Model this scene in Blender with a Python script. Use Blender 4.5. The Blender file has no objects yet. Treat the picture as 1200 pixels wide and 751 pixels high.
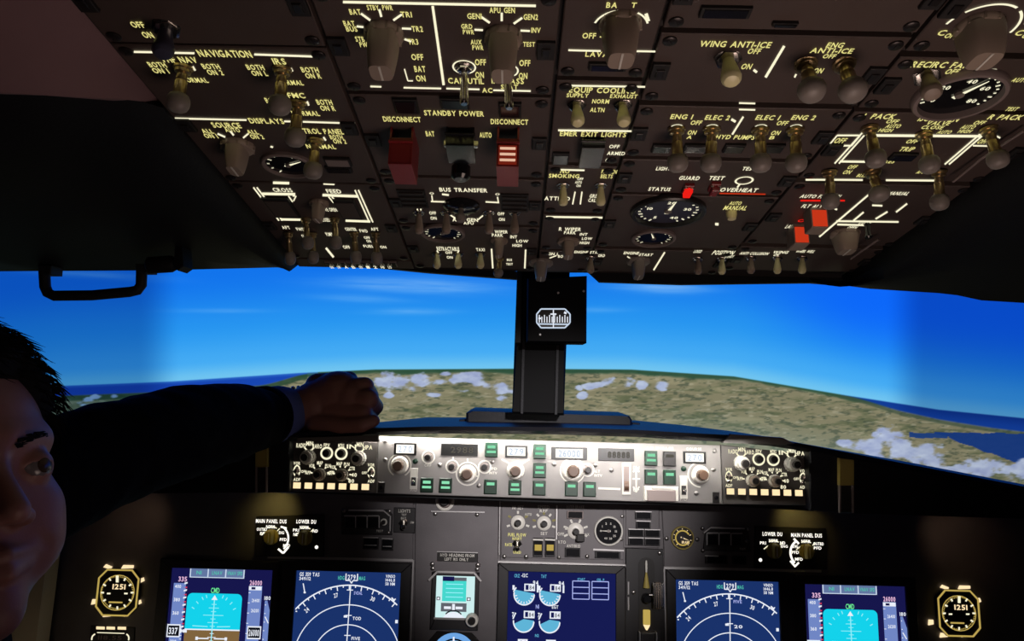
import bpy, math, random
import numpy as np
from mathutils import Vector, Matrix, noise
random.seed(7)
R = math.radians
scn = bpy.context.scene
col = scn.collection
FPX = 867.0

# ------------------------------------------------------------------ camera
EYE = Vector((-0.05, 0.0, 1.25))
CM = Matrix.Rotation(R(0.4), 3, 'Z') @ Matrix.Rotation(R(94.2), 3, 'X') @ Matrix.Rotation(R(1.3), 3, 'Z')
cam_d = bpy.data.cameras.new('camera'); cam = bpy.data.objects.new('camera', cam_d); col.objects.link(cam)
cam.matrix_world = Matrix.Translation(EYE) @ CM.to_4x4()
cam_d.sensor_width = 36; cam_d.lens = FPX / 1200 * 36; cam_d.clip_start = 0.02; cam_d.clip_end = 50
scn.camera = cam

def ray(px, py):
    return (CM @ Vector(((px - 600) / FPX, -(py - 375.5) / FPX, -1.0)))
def atY(px, py, Y):                    # point of the place seen at a pixel, at distance Y ahead
    d = ray(px, py); return EYE + d * ((Y - EYE.y) / d.y)

# ------------------------------------------------------------------ materials
def lin(c):
    f = lambda v: (v / 12.92 if v <= .04045 else ((v + .055) / 1.055) ** 2.4)
    return tuple(f(v / 255.) for v in c) + (1,)
M = {}
def mat(name, rgb, rough=.5, metal=0, spec=.5, bump=0, bscale=200, vary=0, sub=0):
    m = bpy.data.materials.new(name); m.use_nodes = True
    nt = m.node_tree; b = nt.nodes['Principled BSDF']
    b.inputs['Base Color'].default_value = (rgb[0], rgb[1], rgb[2], 1)
    b.inputs['Roughness'].default_value = rough; b.inputs['Metallic'].default_value = metal
    b.inputs['Specular IOR Level'].default_value = spec
    if sub:
        b.inputs['Subsurface Weight'].default_value = sub; b.inputs['Subsurface Scale'].default_value = .004
    if bump or vary:
        tc = nt.nodes.new('ShaderNodeTexCoord'); nz = nt.nodes.new('ShaderNodeTexNoise')
        nz.inputs['Scale'].default_value = bscale; nz.inputs['Detail'].default_value = 4
        nt.links.new(tc.outputs['Object'], nz.inputs['Vector'])
        if bump:
            bp = nt.nodes.new('ShaderNodeBump'); bp.inputs['Strength'].default_value = bump; bp.inputs['Distance'].default_value = .001
            nt.links.new(nz.outputs['Fac'], bp.inputs['Height']); nt.links.new(bp.outputs['Normal'], b.inputs['Normal'])
        if vary:
            n2 = nt.nodes.new('ShaderNodeTexNoise'); n2.inputs['Scale'].default_value = 14; n2.inputs['Detail'].default_value = 5
            nt.links.new(tc.outputs['Object'], n2.inputs['Vector'])
            rp = nt.nodes.new('ShaderNodeMapRange'); rp.inputs[1].default_value = .3; rp.inputs[2].default_value = .7
            rp.inputs[3].default_value = 1 - vary; rp.inputs[4].default_value = 1 + vary
            mx = nt.nodes.new('ShaderNodeVectorMath'); mx.operation = 'SCALE'; mx.inputs[0].default_value = rgb[:3]
            nt.links.new(n2.outputs['Fac'], rp.inputs[0]); nt.links.new(rp.outputs[0], mx.inputs['Scale'])
            nt.links.new(mx.outputs[0], b.inputs['Base Color'])
    M[name] = m; return m
def emi(name, rgb, s=1.0):
    m = bpy.data.materials.new(name); m.use_nodes = True; nt = m.node_tree; nt.nodes.clear()
    e = nt.nodes.new('ShaderNodeEmission'); o = nt.nodes.new('ShaderNodeOutputMaterial')
    e.inputs[0].default_value = lin(rgb); e.inputs[1].default_value = s
    nt.links.new(e.outputs[0], o.inputs[0]); M[name] = m; return m
mat('overhead_plate', (.075, .052, .045), .55, bump=.15, bscale=900, vary=.12)
mat('overhead_frame', (.03, .024, .022), .6, bump=.1, bscale=500)
mat('recess', (.012, .010, .010), .6)
mat('lcd_black', (.004, .004, .004), .3)
mat('fastener', (.035, .03, .03), .35, .6)
mat('knob_grey', (.32, .25, .20), .5, bump=.1, bscale=400, vary=.15)
mat('cap_grey', (.24, .21, .19), .45)
mat('brass', (.5, .38, .2), .3, .9)
mat('chrome', (.65, .62, .58), .22, 1)
mat('bat_cream', (.85, .80, .45), .35)
mat('dark_blue_plastic', (.05, .05, .085), .35)
mat('black_gloss', (.012, .012, .014), .15)
mat('black_matte', (.010, .010, .012), .8, bump=.1, bscale=500)
mat('header_black', (.0055, .0055, .0068), .6, spec=.25, bump=.2, bscale=300)
mat('post_black', (.0025, .0025, .0035), .6, spec=.15)
mat('liner', (.23, .135, .145), .85, bump=.3, bscale=600, vary=.06)
mat('trim_grey', (.24, .19, .18), .5)
mat('red_guard', (.24, .014, .018), .35)
mat('white_paint', (.7, .68, .62), .5)
mat('glareshield_black', (.008, .008, .013), .5, spec=.3, bump=.25, bscale=500)
mat('mip_grey', (.125, .113, .120), .5, bump=.2, bscale=900, vary=.18)
mat('mcp_grey', (.25, .235, .23), .5, bump=.15, bscale=900, vary=.08)
mat('efis_grey', (.10, .09, .085), .5, bump=.15, bscale=900, vary=.1)
mat('edge_silver', (.62, .60, .60), .35, .4)
mat('bezel', (.017, .015, .017), .5, bump=.1, bscale=800)
mat('screw', (.35, .33, .32), .3, .9)
mat('knob_brown', (.12, .065, .04), .4)
mat('knob_white', (.75, .72, .66), .4)
mat('knob_dark', (.02, .018, .018), .3)
mat('green_cap', (.003, .026, .013), .3)
mat('wall_tan', (.42, .36, .27), .85, bump=.4, bscale=500)
mat('floor_grey', (.05, .05, .05), .9, bump=.4, bscale=100)
mat('gold_tan', (.42, .33, .08), .6, vary=.2)
mat('skin', (.27, .122, .10), .5, bump=.12, bscale=700, vary=.1, sub=.1)
mat('skin_lip', (.30, .10, .09), .4)
mat('hair', (.006, .005, .005), .8, spec=.12)
mat('eye_white', (.16, .14, .14), .15)
mat('cuff_blue', (.10, .14, .42), .8, bump=.3, bscale=500)
mat('iris', (.05, .03, .02), .15)
mat('shirt', (.0022, .0022, .0026), .95, spec=.08, bump=.5, bscale=350)
mat('rubber', (.012, .012, .012), .7)
emi('lit_yellow', (236, 226, 140), .95)
emi('lit_white', (255, 248, 212), 1.0)
emi('lit_dim', (150, 140, 96), .8)
emi('lit_bright', (255, 250, 238), 1.35)
emi('lit_warm', (255, 226, 176), 1.1)
emi('lit_red', (235, 30, 22), 1.0)
emi('lit_orange', (222, 62, 30), .75)
emi('lit_guard', (240, 190, 160), .9); emi('lit_guard_dim', (120, 34, 20), .8)
emi('lit_green', (150, 240, 190), .85)
emi('lit_greendim', (20, 96, 62), .5)
emi('lcd_seg', (120, 115, 105), .6)
emi('gold_glow', (206, 178, 92), .8)
emi('s_navy', (26, 26, 84), .8); emi('s_blue', (26, 50, 106)); emi('s_eicas', (22, 27, 82))
emi('s_cyan', (20, 210, 235)); emi('s_brown', (128, 100, 62)); emi('s_tape', (112, 134, 196))
emi('s_white', (235, 240, 250)); emi('s_green', (110, 235, 150)); emi('s_teal', (80, 190, 170))
emi('s_magenta', (238, 190, 225)); emi('s_red', (220, 60, 90)); emi('s_dial', (95, 180, 215)); emi('s_black', (8, 10, 20))
emi('s_pale', (205, 238, 238)); emi('s_turq', (70, 215, 205)); emi('s_lav', (170, 180, 240)); emi('s_skyline', (150, 240, 250))
emi('s_grey', (96, 100, 108)); emi('s_rmi', (110, 165, 225)); emi('s_fma', (98, 118, 160)); emi('s_fmaline', (200, 215, 235))

# ------------------------------------------------------------------ glyphs (built once)
GL = {}
def make_glyphs():
    chars = "ABCDEFGHIJKLMNOPQRSTUVWXYZ0123456789-/.+°"
    obs = []
    for c in chars:
        cu = bpy.data.curves.new('g', 'FONT'); cu.body = c; cu.resolution_u = 2; cu.offset = .022; cu.fill_mode = 'FRONT'
        o = bpy.data.objects.new('g', cu); col.objects.link(o); obs.append((c, o, cu))
    dg = bpy.context.evaluated_depsgraph_get()
    for c, o, cu in obs:
        me = bpy.data.meshes.new_from_object(o.evaluated_get(dg))
        vs = [(v.co.x, v.co.y) for v in me.vertices]; fs = [tuple(p.vertices) for p in me.polygons]
        x0 = min(v[0] for v in vs); x1 = max(v[0] for v in vs)
        GL[c] = ([(x - x0, y) for x, y in vs], fs, x1 - x0)
        bpy.data.meshes.remove(me)
    for c, o, cu in obs:
        bpy.data.objects.remove(o); bpy.data.curves.remove(cu)
make_glyphs()

# ------------------------------------------------------------------ mesh builder
class MB:
    def __init__(s): s.v = []; s.f = []; s.m = []; s.mats = []
    def mi(s, m):
        if m not in s.mats: s.mats.append(m)
        return s.mats.index(m)
    def add(s, vs, fs, m):
        n = len(s.v); s.v += [tuple(x) for x in vs]; k = s.mi(m)
        for f in fs: s.f.append(tuple(i + n for i in f)); s.m.append(k)
    def prism(s, poly, z0, z1, m, ch=0):           # poly: 2-D points, counter-clockwise; top at z1
        A = sum(poly[i][0] * poly[(i + 1) % len(poly)][1] - poly[(i + 1) % len(poly)][0] * poly[i][1] for i in range(len(poly)))
        if A < 0: poly = poly[::-1]
        n = len(poly); cx = sum(p[0] for p in poly) / n; cy = sum(p[1] for p in poly) / n
        rings = [[(p[0], p[1], z0) for p in poly]]
        if ch:
            rings.append([(p[0], p[1], z1 - ch) for p in poly])
            q = []
            for i in range(n):
                a = Vector(poly[i - 1]); b = Vector(poly[i]); c = Vector(poly[(i + 1) % n])
                e1 = (b - a).normalized(); e2 = (c - b).normalized()
                n1 = Vector((-e1.y, e1.x)); n2 = Vector((-e2.y, e2.x)); w = (n1 + n2)
                w = w / max(.3, w.length_squared) * 2 if w.length > 1e-6 else n1
                q.append((b.x + w.x * ch, b.y + w.y * ch, z1))
            rings.append(q)
        else: rings.append([(p[0], p[1], z1) for p in poly])
        vs = [v for r in rings for v in r]; fs = [tuple(range(n))[::-1], tuple(range((len(rings) - 1) * n, len(rings) * n))]
        for k in range(len(rings) - 1):
            for i in range(n):
                j = (i + 1) % n; fs.append((k * n + i, k * n + j, (k + 1) * n + j, (k + 1) * n + i))
        s.add(vs, fs, m)
    def box(s, c, d, m, ch=0):
        x, y, z = c; a, b, h = d[0] / 2, d[1] / 2, d[2] / 2
        s.prism([(x - a, y - b), (x + a, y - b), (x + a, y + b), (x - a, y + b)], z - h, z + h, m, ch)
    def lathe(s, o, prof, m, seg=28, axis=(0, 0, 1), cap=True, sx=1, sy=1):   # prof: (r, h)
        ax = Vector(axis).normalized(); t = Vector((1, 0, 0)) if abs(ax.x) < .9 else Vector((0, 1, 0))
        e1 = (t - ax * t.dot(ax)).normalized(); e2 = ax.cross(e1); o = Vector(o)
        vs = []; n = len(prof)
        for r, h in prof:
            for i in range(seg):
                a = 2 * math.pi * i / seg
                vs.append(o + ax * h + (e1 * math.cos(a) * sx + e2 * math.sin(a) * sy) * r)
        fs = []
        for k in range(n - 1):
            for i in range(seg):
                j = (i + 1) % seg; fs.append((k * seg + i, k * seg + j, (k + 1) * seg + j, (k + 1) * seg + i))
        if cap:
            fs.append(tuple(range(seg))[::-1]); fs.append(tuple(range((n - 1) * seg, n * seg)))
        s.add(vs, fs, m)
    def sweep(s, pts, r, m, seg=10, cap=True):
        pts = [Vector(p) for p in pts]; n = len(pts); rr = r if isinstance(r, (list, tuple)) else [r] * n
        vs = []; up = None
        for k in range(n):
            t = (pts[min(k + 1, n - 1)] - pts[max(k - 1, 0)]).normalized()
            if up is None:
                up = Vector((0, 0, 1)) if abs(t.z) < .9 else Vector((1, 0, 0))
            e1 = (up - t * up.dot(t)).normalized(); e2 = t.cross(e1); up = e1
            for i in range(seg):
                a = 2 * math.pi * i / seg; vs.append(pts[k] + (e1 * math.cos(a) + e2 * math.sin(a)) * rr[k])
        fs = [(k * seg + i, k * seg + (i + 1) % seg, (k + 1) * seg + (i + 1) % seg, (k + 1) * seg + i) for k in range(n - 1) for i in range(seg)]
        if cap: fs.append(tuple(range(seg))[::-1]); fs.append(tuple(range((n - 1) * seg, n * seg)))
        s.add(vs, fs, m)
    def mesh(s, name, ang=38):
        me = bpy.data.meshes.new(name); me.from_pydata(s.v, [], s.f)
        for m in s.mats: me.materials.append(M[m])
        me.polygons.foreach_set('material_index', s.m)
        me.polygons.foreach_set('use_smooth', [True] * len(s.f)); me.update()
        me.set_sharp_from_angle(angle=R(ang)); return me
    def build(s, name, parent=None, mw=None, ang=38):
        if not s.v: return None
        o = bpy.data.objects.new(name, s.mesh(name, ang)); col.objects.link(o)
        if parent: o.parent = parent
        if mw is not None: o.matrix_local = mw
        return o

def tag(o, label=None, cat=None, group=None, kind=None):
    if label: o['label'] = label
    if cat: o['category'] = cat
    if group: o['group'] = group
    if kind: o['kind'] = kind
    return o
def inst(name, me, parent, mw):
    o = bpy.data.objects.new(name, me); col.objects.link(o); o.parent = parent; o.matrix_local = mw; return o

# ------------------------------------------------------------------ panel planes
class Frame:
    def __init__(s, o, uy):
        s.o = Vector(o); s.ux = Vector((1, 0, 0)); s.uy = Vector(uy).normalized(); s.uz = s.ux.cross(s.uy)
    def uv(s, px, py, h=0):
        d = ray(px, py); o = s.o + s.uz * h
        t = (o - EYE).dot(s.uz) / d.dot(s.uz); p = EYE + d * t - s.o
        return Vector((p.dot(s.ux), p.dot(s.uy), h))
    def mw(s, u, v, h=0):
        m = Matrix((s.ux, s.uy, s.uz)).transposed().to_4x4(); m.translation = s.o + s.ux * u + s.uy * v + s.uz * h; return m

d_over = ray(600, 607); d_over.x = 0; d_over.normalize()
OVER = Frame(atY(640, 322, 1.03), -d_over)
t5 = R(5)
MCPF = Frame(atY(640, 550, 1.085), (0, math.sin(t5), math.cos(t5)))
MIPF = Frame(atY(640, 660, 1.165), (0, math.sin(t5), math.cos(t5)))

class Mod:
    """a panel unit: an Empty on its plane that parents its parts; positions come from the plane"""
    def __init__(s, name, label, cat, fr, cx, cy, group=None, h=0):
        s.fr = fr; s.c = fr.uv(cx, cy); s.c.z = h
        s.e = bpy.data.objects.new(name, None); s.e.empty_display_size = .02; col.objects.link(s.e)
        s.e.matrix_world = fr.mw(s.c.x, s.c.y, h); tag(s.e, label, cat, group)
        s.leg = MB(); s.h0 = h
    def p(s, px, py, h=0):
        q = s.fr.uv(px, py, h + s.h0); return Vector((q.x - s.c.x, q.y - s.c.y, h))
    def pxu(s, px, py):                      # metres per pixel along u and v
        a = s.p(px, py); return abs(s.p(px + 1, py).x - a.x), abs(s.p(px, py + 1).y - a.y)
    def plate(s, pts, t=.006, m='overhead_plate', name='plate', ch=.0008, raw=False, top=0):
        b = MB(); pl = [tuple(q) if raw else tuple(s.p(*q)[:2]) for q in pts]
        b.prism(pl, top - t, top, m, ch); return b.build(name, s.e)
    def T(s, txt, px, py, w, hgt, m='lit_yellow', z=.0006, b=None, rot=0):
        b = b or s.leg; txt = txt.upper()
        W = 0; lay = []
        for c in txt:
            if c == ' ': W += .42; continue
            if c not in GL: continue
            lay.append((c, W)); W += GL[c][2] + .11
        W -= .11; a, vv = s.pxu(px, py); su = w * a / W; sv = hgt * vv / .72; c0 = s.p(px, py)
        ca, sa = math.cos(R(rot)), math.sin(R(rot))
        for c, x in lay:
            vs, fs, ww = GL[c]; out = []
            for X, Y in vs:
                q = ((X + x - W / 2) * su, (Y - .36) * sv)
                out.append((c0.x + q[0] * ca - q[1] * sa, c0.y + q[0] * sa + q[1] * ca, z))
            b.add(out, fs, m)
    def L(s, x0, y0, x1, y1, th=2, m='lit_white', z=.0006, b=None):
        b = b or s.leg; A = s.p(x0, y0); B = s.p(x1, y1); a, vv = s.pxu(x0, y0)
        d = Vector((x1 - x0, y1 - y0)); d.normalize(); n = Vector((-d.y, d.x)) * th / 2
        q = [s.p(x0 + n.x, y0 + n.y), s.p(x1 + n.x, y1 + n.y), s.p(x1 - n.x, y1 - n.y), s.p(x0 - n.x, y0 - n.y)]
        b.add([(v.x, v.y, z) for v in q], [(3, 2, 1, 0)], m)
    def arc(s, cx, cy, rx, a0, a1, th=1.5, m='lit_white', z=.0006, b=None, ry=None, n=24):
        b = b or s.leg; c = s.p(cx, cy); a, vv = s.pxu(cx, cy); r = rx * a; ry_ = (ry * vv) if ry else r; t = th * a
        vs = []; fs = []
        for i in range(n + 1):
            q = R(a0 + (a1 - a0) * i / n)
            vs.append((c.x + math.cos(q) * r, c.y + math.sin(q) * ry_, z)); vs.append((c.x + math.cos(q) * (r - t), c.y + math.sin(q) * (ry_ - t), z))
            if i: k = 2 * i; fs.append((k - 2, k - 1, k + 1, k))
        b.add(vs, fs, m)
    def poly(s, pts, m, z=.0004, b=None):
        b = b or s.leg; q = [s.p(*p) for p in pts]
        b.add([(v.x, v.y, z) for v in q], [tuple(range(len(q)))], m)
    def done(s, name='legend'):
        if s.leg.v: s.leg.build(name, s.e)
        return s.e

# shared small part meshes -----------------------------------------
def _mesh(fn, name):
    b = MB(); fn(b); return b.mesh(name)
ME = {}
ME['cap_shaft'] = _mesh(lambda b: (b.lathe((0, 0, 0), [(.0075, 0), (.0075, .002), (.0062, .0026), (.0062, .005), (.0045, .006)], 'brass', 12),
                                   b.lathe((0, 0, .005), [(.0035, 0), (.0042, .006), (.0040, .0065), (.0046, .0075), (.0048, .022)], 'brass', 16)), 'cap_shaft')
ME['cap_tip'] = _mesh(lambda b: b.lathe((0, 0, .0225), [(.0050, 0), (.0070, .0012), (.0084, .0040), (.0088, .0070), (.0084, .0102), (.0070, .0132), (.0046, .0150), (.0014, .0157)], 'cap_grey', 28), 'cap_tip')
ME['bat_nut'] = _mesh(lambda b: (b.lathe((0, 0, 0), [(.0070, 0), (.0070, .0015), (.0056, .0022), (.0056, .004), (.003, .0046)], 'chrome', 6),), 'bat_nut')
def _bat(b, m='bat_cream'): b.lathe((0, 0, .003), [(.0026, 0), (.0034, .006), (.0044, .014), (.0050, .019), (.0048, .022), (.0036, .0245), (.0015, .0255)], m, 16)
ME['bat_lever'] = _mesh(lambda b: _bat(b), 'bat_lever')
ME['bat_grey'] = _mesh(lambda b: _bat(b, 'knob_grey'), 'bat_grey')
ME['bat_dark'] = _mesh(lambda b: _bat(b, 'dark_blue_plastic'), 'bat_dark')
ME['bat_chrome'] = _mesh(lambda b: b.lathe((0, 0, .003), [(.0022, 0), (.0026, .01), (.0034, .024), (.0036, .028), (.0024, .030)], 'chrome', 14), 'bat_chrome')
ME['fastener'] = _mesh(lambda b: (b.lathe((0, 0, 0), [(.0052, 0), (.0052, .0012), (.0044, .0018)], 'fastener', 16), b.box((0, 0, .0019), (.006, .0011, .0004), 'recess')), 'fastener')
ME['screw'] = _mesh(lambda b: (b.lathe((0, 0, 0), [(.0042, 0), (.0042, .001), (.0030, .0022), (.0012, .0026)], 'screw', 16), b.box((0, 0, .0026), (.004, .0008, .0003), 'recess')), 'screw')

def lean(base, tip):
    d = (tip - base); q = Vector((0, 0, 1)).rotation_difference(d)
    return Matrix.Translation(base) @ q.to_matrix().to_4x4()
def toggle(m, bx, by, tx, ty, kind='cap', h=.027, sc=1.0):
    b = m.p(bx, by); t = m.p(tx, ty, h); w = lean(b, t); L = (t - b).length
    if kind == 'cap':
        k = L / .0285
        w = w @ Matrix.Diagonal((sc, sc, k, 1))
        o = inst('toggle_switch', ME['cap_shaft'], m.e, w); inst('toggle_cap', ME['cap_tip'], o, Matrix.Identity(4))
    else:
        k = L / .024; w = w @ Matrix.Diagonal((sc, sc, k, 1))
        o = inst('toggle_switch', ME['bat_nut'], m.e, w); inst('toggle_lever', ME[kind], o, Matrix.Identity(4))
    return o
def fast(m, *pts, kind='fastener', sc=1.0):
    for p in pts:
        q = m.p(*p); inst('fastener' if kind == 'fastener' else 'screw', ME[kind], m.e, Matrix.Translation((q.x, q.y, 0)) @ Matrix.Rotation(random.uniform(0, 3), 4, 'Z') @ Matrix.Scale(sc, 4))
def bar_knob(m, px, py, rpx, h=.034, rot=0, mt='knob_grey', line=True, taper=.8, wide=.62):
    """rotary selector: round skirt and a tall bar grip with a pointer line"""
    a, _ = m.pxu(px, py); r = rpx * a; b = MB(); c = m.p(px, py)
    b.lathe((0, 0, 0), [(r, 0), (r, h * .10), (r * .93, h * .17), (r * .86, h * .2)], mt, 32)
    secs = [(.92, h * .15), (.95, h * .3), (.93, h * .6), (.86, h * .9), (.78, h)]
    N = 28; vs = []
    for k, (f, z) in enumerate(secs):
        ff = f * (1 - (1 - taper) * z / h)
        for i in range(N):
            q = 2 * math.pi * i / N; ca, sa = math.cos(q), math.sin(q)
            x = math.copysign(abs(ca) ** .45, ca) * r * ff * wide; y = math.copysign(abs(sa) ** .7, sa) * r * ff
            vs.append((x, y, z))
    fs = [(k * N + i, k * N + (i + 1) % N, (k + 1) * N + (i + 1) % N, (k + 1) * N + i) for k in range(len(secs) - 1) for i in range(N)]
    fs.append(tuple(range((len(secs) - 1) * N, len(secs) * N))); b.add(vs, fs, mt)
    for i in range(10):                      # grip flutes on the skirt
        q = 2 * math.pi * i / 10; b.box((math.cos(q) * r * .97, math.sin(q) * r * .97, h * .09), (r * .1, r * .1, h * .16), mt)
    w = Matrix.Translation((c.x, c.y, 0)) @ Matrix.Rotation(R(rot), 4, 'Z')
    o = b.build('selector_knob', m.e, w)
    if line:
        l = MB(); l.box((0, 0, h + .0002), (r * .10, r * 1.2, .0006), 'white_paint')
        l.prism([(-r * .05, -r * .74 * taper - .0002), (r * .05, -r * .74 * taper - .0002), (r * .05, -r * .72), (-r * .05, -r * .72)], h * .2, h, 'recess')
        l.build('pointer_line', o)
    return o
def round_knob(m, px, py, rpx, h=.022, mt='knob_brown', skirt='knob_white', rs=1.35, flute=18, hs=.25):
    a, _ = m.pxu(px, py); r = rpx * a; c = m.p(px, py); b = MB()
    N = flute * 4; vs = []
    prof = [(1.0, h * hs), (1.0, h * .85), (.93, h * .96), (.8, h)]
    for k, (f, z) in enumerate(prof):
        for i in range(N):
            q = 2 * math.pi * i / N; rr = r * f * (1 + (.035 if (i % 4) < 2 else -.035)); vs.append((rr * math.cos(q), rr * math.sin(q), z))
    fs = [(k * N + i, k * N + (i + 1) % N, (k + 1) * N + (i + 1) % N, (k + 1) * N + i) for k in range(3) for i in range(N)]
    fs.append(tuple(range(3 * N, 4 * N))); b.add(vs, fs, mt)
    w = Matrix.Translation((c.x, c.y, 0)); o = b.build('rotary_knob', m.e, w)
    s_ = MB(); s_.lathe((0, 0, 0), [(r * rs, 0), (r * rs, h * .12), (r * (rs * .6 + .4), h * hs), (r * .7, h * (hs + .02))], skirt, 28); s_.build('knob_skirt', o)
    return o
def annun(m, px, py, w, h, mt='black_gloss', frame='recess', t=.003, txt=None, tm='lit_dim', name='annunciator'):
    a, v = m.pxu(px, py); c = m.p(px, py); b = MB()
    b.box((c.x, c.y, t / 2), (w * a, h * v, t), frame, .0006); o = b.build(name, m.e)
    g = MB(); g.box((c.x, c.y, t + .0002), (w * a * .86, h * v * .8, .0008), mt, .0002); g.build('lens', o)
    if txt:
        l = MB(); m.T(txt, px, py, w * .6, h * .4, tm, t + .0012, l); l.build('lens_text', o)
    return o
def gauge(m, px, py, rx, ticks=12, needle=40, nums=None, mt='lit_white', a0=-140, a1=140, face='black_gloss', ring='trim_grey', depth=.004, nm='gauge', wide=.10):
    a, _ = m.pxu(px, py); r = rx * a; c = m.p(px, py)
    w = Matrix.Translation((c.x, c.y, 0)); b = MB()
    b.lathe((0, 0, 0), [(r, 0), (r, depth * .7), (r * .96, depth), (r * .88, depth), (r * .86, .0008)], ring, 48, cap=False); o = b.build(nm, m.e, w)
    f = MB(); f.lathe((0, 0, 0), [(r * .87, 0), (r * .87, .0008), (r * .1, .0009)], face, 48)
    for i in range(ticks + 1):
        q = R(90 - (a0 + (a1 - a0) * i / ticks)); l = wide * (1.6 if i % 3 == 0 else 1)
        p0 = Vector((math.cos(q), math.sin(q))) * r * .8; p1 = p0 * (1 - l / .8); n = Vector((-p0.y, p0.x)).normalized() * r * .022
        f.add([(p0.x + n.x, p0.y + n.y, .0013), (p0.x - n.x, p0.y - n.y, .0013), (p1.x - n.x, p1.y - n.y, .0013), (p1.x + n.x, p1.y + n.y, .0013)], [(0, 1, 2, 3)], mt)
    f.build('dial', o)
    n_ = MB(); q = R(90 - needle); d = Vector((math.cos(q), math.sin(q))); pn = Vector((-d.y, d.x))
    pts = [d * r * .66, -d * r * .15 + pn * r * .055, -d * r * .15 - pn * r * .055]
    n_.prism([tuple(p) for p in pts], .0016, .0022, mt); n_.lathe((0, 0, .001), [(r * .11, 0), (r * .10, .002)], 'cap_grey', 16); n_.build('needle', o)
    if nums:
        l = MB()
        for i, s in enumerate(nums):
            q = R(90 - (a0 + (a1 - a0) * i / (len(nums) - 1))); k = r * .5 / a
            cc = Vector((math.cos(q), math.sin(q))) * r * .52
            W = sum(GL[x][2] + .1 for x in s); sc = r * .2
            xx = 0
            for x in s:
                vs, fs, ww = GL[x]; l.add([(cc.x + (X + xx - W / 2) * sc, cc.y + (Y - .36) * sc, .0013) for X, Y in vs], fs, mt); xx += ww + .1
        l.build('dial_numbers', o)
    return o
def ring(m, px, py, rx, th=1.5, mt='lit_white'): m.arc(px, py, rx, 0, 360, th, mt)

# ------------------------------------------------------------------ overhead: column lines and unit plates
SL = dict(L=-.85, A=-.39, B=.099, C=.305, D=.84, E=1.405)
def ucol(k): return OVER.uv(600 + SL[k] * 307, 300).x
def omod(name, label, cl, cr, y0, y1, cat='control panel', t=.006, h=0, gap=.0016, plate='overhead_plate', fasts=True, name2='plate'):
    uL, uR = ucol(cl) + gap, ucol(cr) - gap
    xm = 600 + (SL[cl] + SL[cr]) / 2 * (607 - (y0 + y1) / 2)
    m = Mod(name, label, cat, OVER, xm, (y0 + y1) / 2, h=h)
    vT = m.p(xm, y0).y - gap; vB = m.p(xm, y1).y + gap; a = uL - m.c.x; b = uR - m.c.x
    m.plate([(a, vB), (b, vB), (b, vT), (a, vT)], t, plate, name2, raw=True)
    m.ext = (a, b, vB, vT)
    if vT - vB > .06 and fasts and cl != 'B':
        for x in (a + .007, b - .007):
            r = MB(); r.box((x, (vB + vT) / 2, .0015), (.013, .020, .003), 'recess', .0006); r.box((x, (vB + vT) / 2, .0036), (.006, .009, .0016), 'fastener', .0005); r.build('latch', m.e)
    if fasts:
        e = .0075
        for x in (a + e, b - e):
            for y in ((vB + e, vT - e) if vT - vB > .03 else (vB + e,)):
                inst('fastener', ME['fastener'], m.e, Matrix.Translation((x, y, 0)) @ Matrix.Rotation(random.uniform(0, 3), 4, 'Z'))
    return m

def TT(m, items, mt='lit_yellow'):
    for it in items: m.T(it[0], it[1], it[2], it[3], it[4], it[5] if len(it) > 5 else mt)
def LL(m, items, mt='lit_white'):
    for it in items: m.L(*it[:4], it[4] if len(it) > 4 else 2, mt)

# --- column 1
m = omod('flight_control_panel', 'dark overhead panel with a deep blue lever beside OFF and ON, topmost left', 'L', 'A', -60, 53)
TT(m, [('OFF', 161, 28, 15, 7), ('ON', 173, 40, 12, 7)]); toggle(m, 195, 32, 191, 60, 'bat_dark', .022, 1.5); m.L(180, 27, 181, 30, 2)
m.done()
m = omod('navigation_display_panel', 'overhead panel lettered NAVIGATION and DISPLAYS with four round-tipped toggles', 'L', 'A', 54, 213)
TT(m, [('NAVIGATION', 263, 62, 62, 8), ('VHF NAV', 209, 69, 42, 7), ('BOTH', 184, 75, 20, 6), ('ON 1', 188, 82, 18, 6), ('BOTH', 247, 77, 20, 6), ('ON 2', 252, 84, 18, 6),
       ('NORMAL', 228, 93, 30, 5.5), ('IRS', 327, 71, 15, 7), ('BOTH', 299, 78, 20, 6), ('ON L', 304, 85, 18, 6), ('BOTH', 363, 81, 20, 6), ('ON R', 367, 88, 18, 6),
       ('NORMAL', 340, 96, 30, 5.5), ('FMC', 347, 111, 20, 6), ('BOTH', 320, 117, 18, 6), ('BOTH', 380, 119, 18, 6), ('ON R', 384, 126, 17, 6), ('NORMAL', 358, 132, 32, 5.5),
       ('DISPLAYS', 312, 141, 40, 6), ('SOURCE', 265, 146, 33, 6), ('AUTO', 272, 151.5, 17, 5), ('ALL', 243, 153, 13, 5), ('ON 1', 247, 158.5, 15, 5), ('ALL', 296, 154, 13, 5),
       ('ON 2', 301, 159.5, 15, 5), ('CONTROL PANEL', 370, 153, 64, 6), ('BOTH', 394, 160, 15, 5), ('ON 2', 398, 165, 15, 5), ('NORMAL', 376, 171, 34, 5)])
LL(m, [(157, 60, 186, 60.5, 2.4), (199, 61, 228, 61.6, 2.4), (298, 63, 369, 65.5, 2.4), (205, 138, 289, 140), (333, 141.5, 342, 141.7), (355, 142, 416, 144), (255, 156, 264, 160), (270, 153, 274, 158),
       (291, 156, 285, 161), (206, 74, 207, 77), (226, 77, 229, 82), (321, 79, 322, 81), (341, 79, 343, 83), (360, 118, 362, 123), (379, 160, 382, 164), (317, 171, 320, 172)])
toggle(m, 215, 78, 209, 118); toggle(m, 331, 80, 328, 121); toggle(m, 349, 119, 346, 159); toggle(m, 370, 163, 367, 198)
bar_knob(m, 279, 170, 19, .027, 0)
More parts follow.
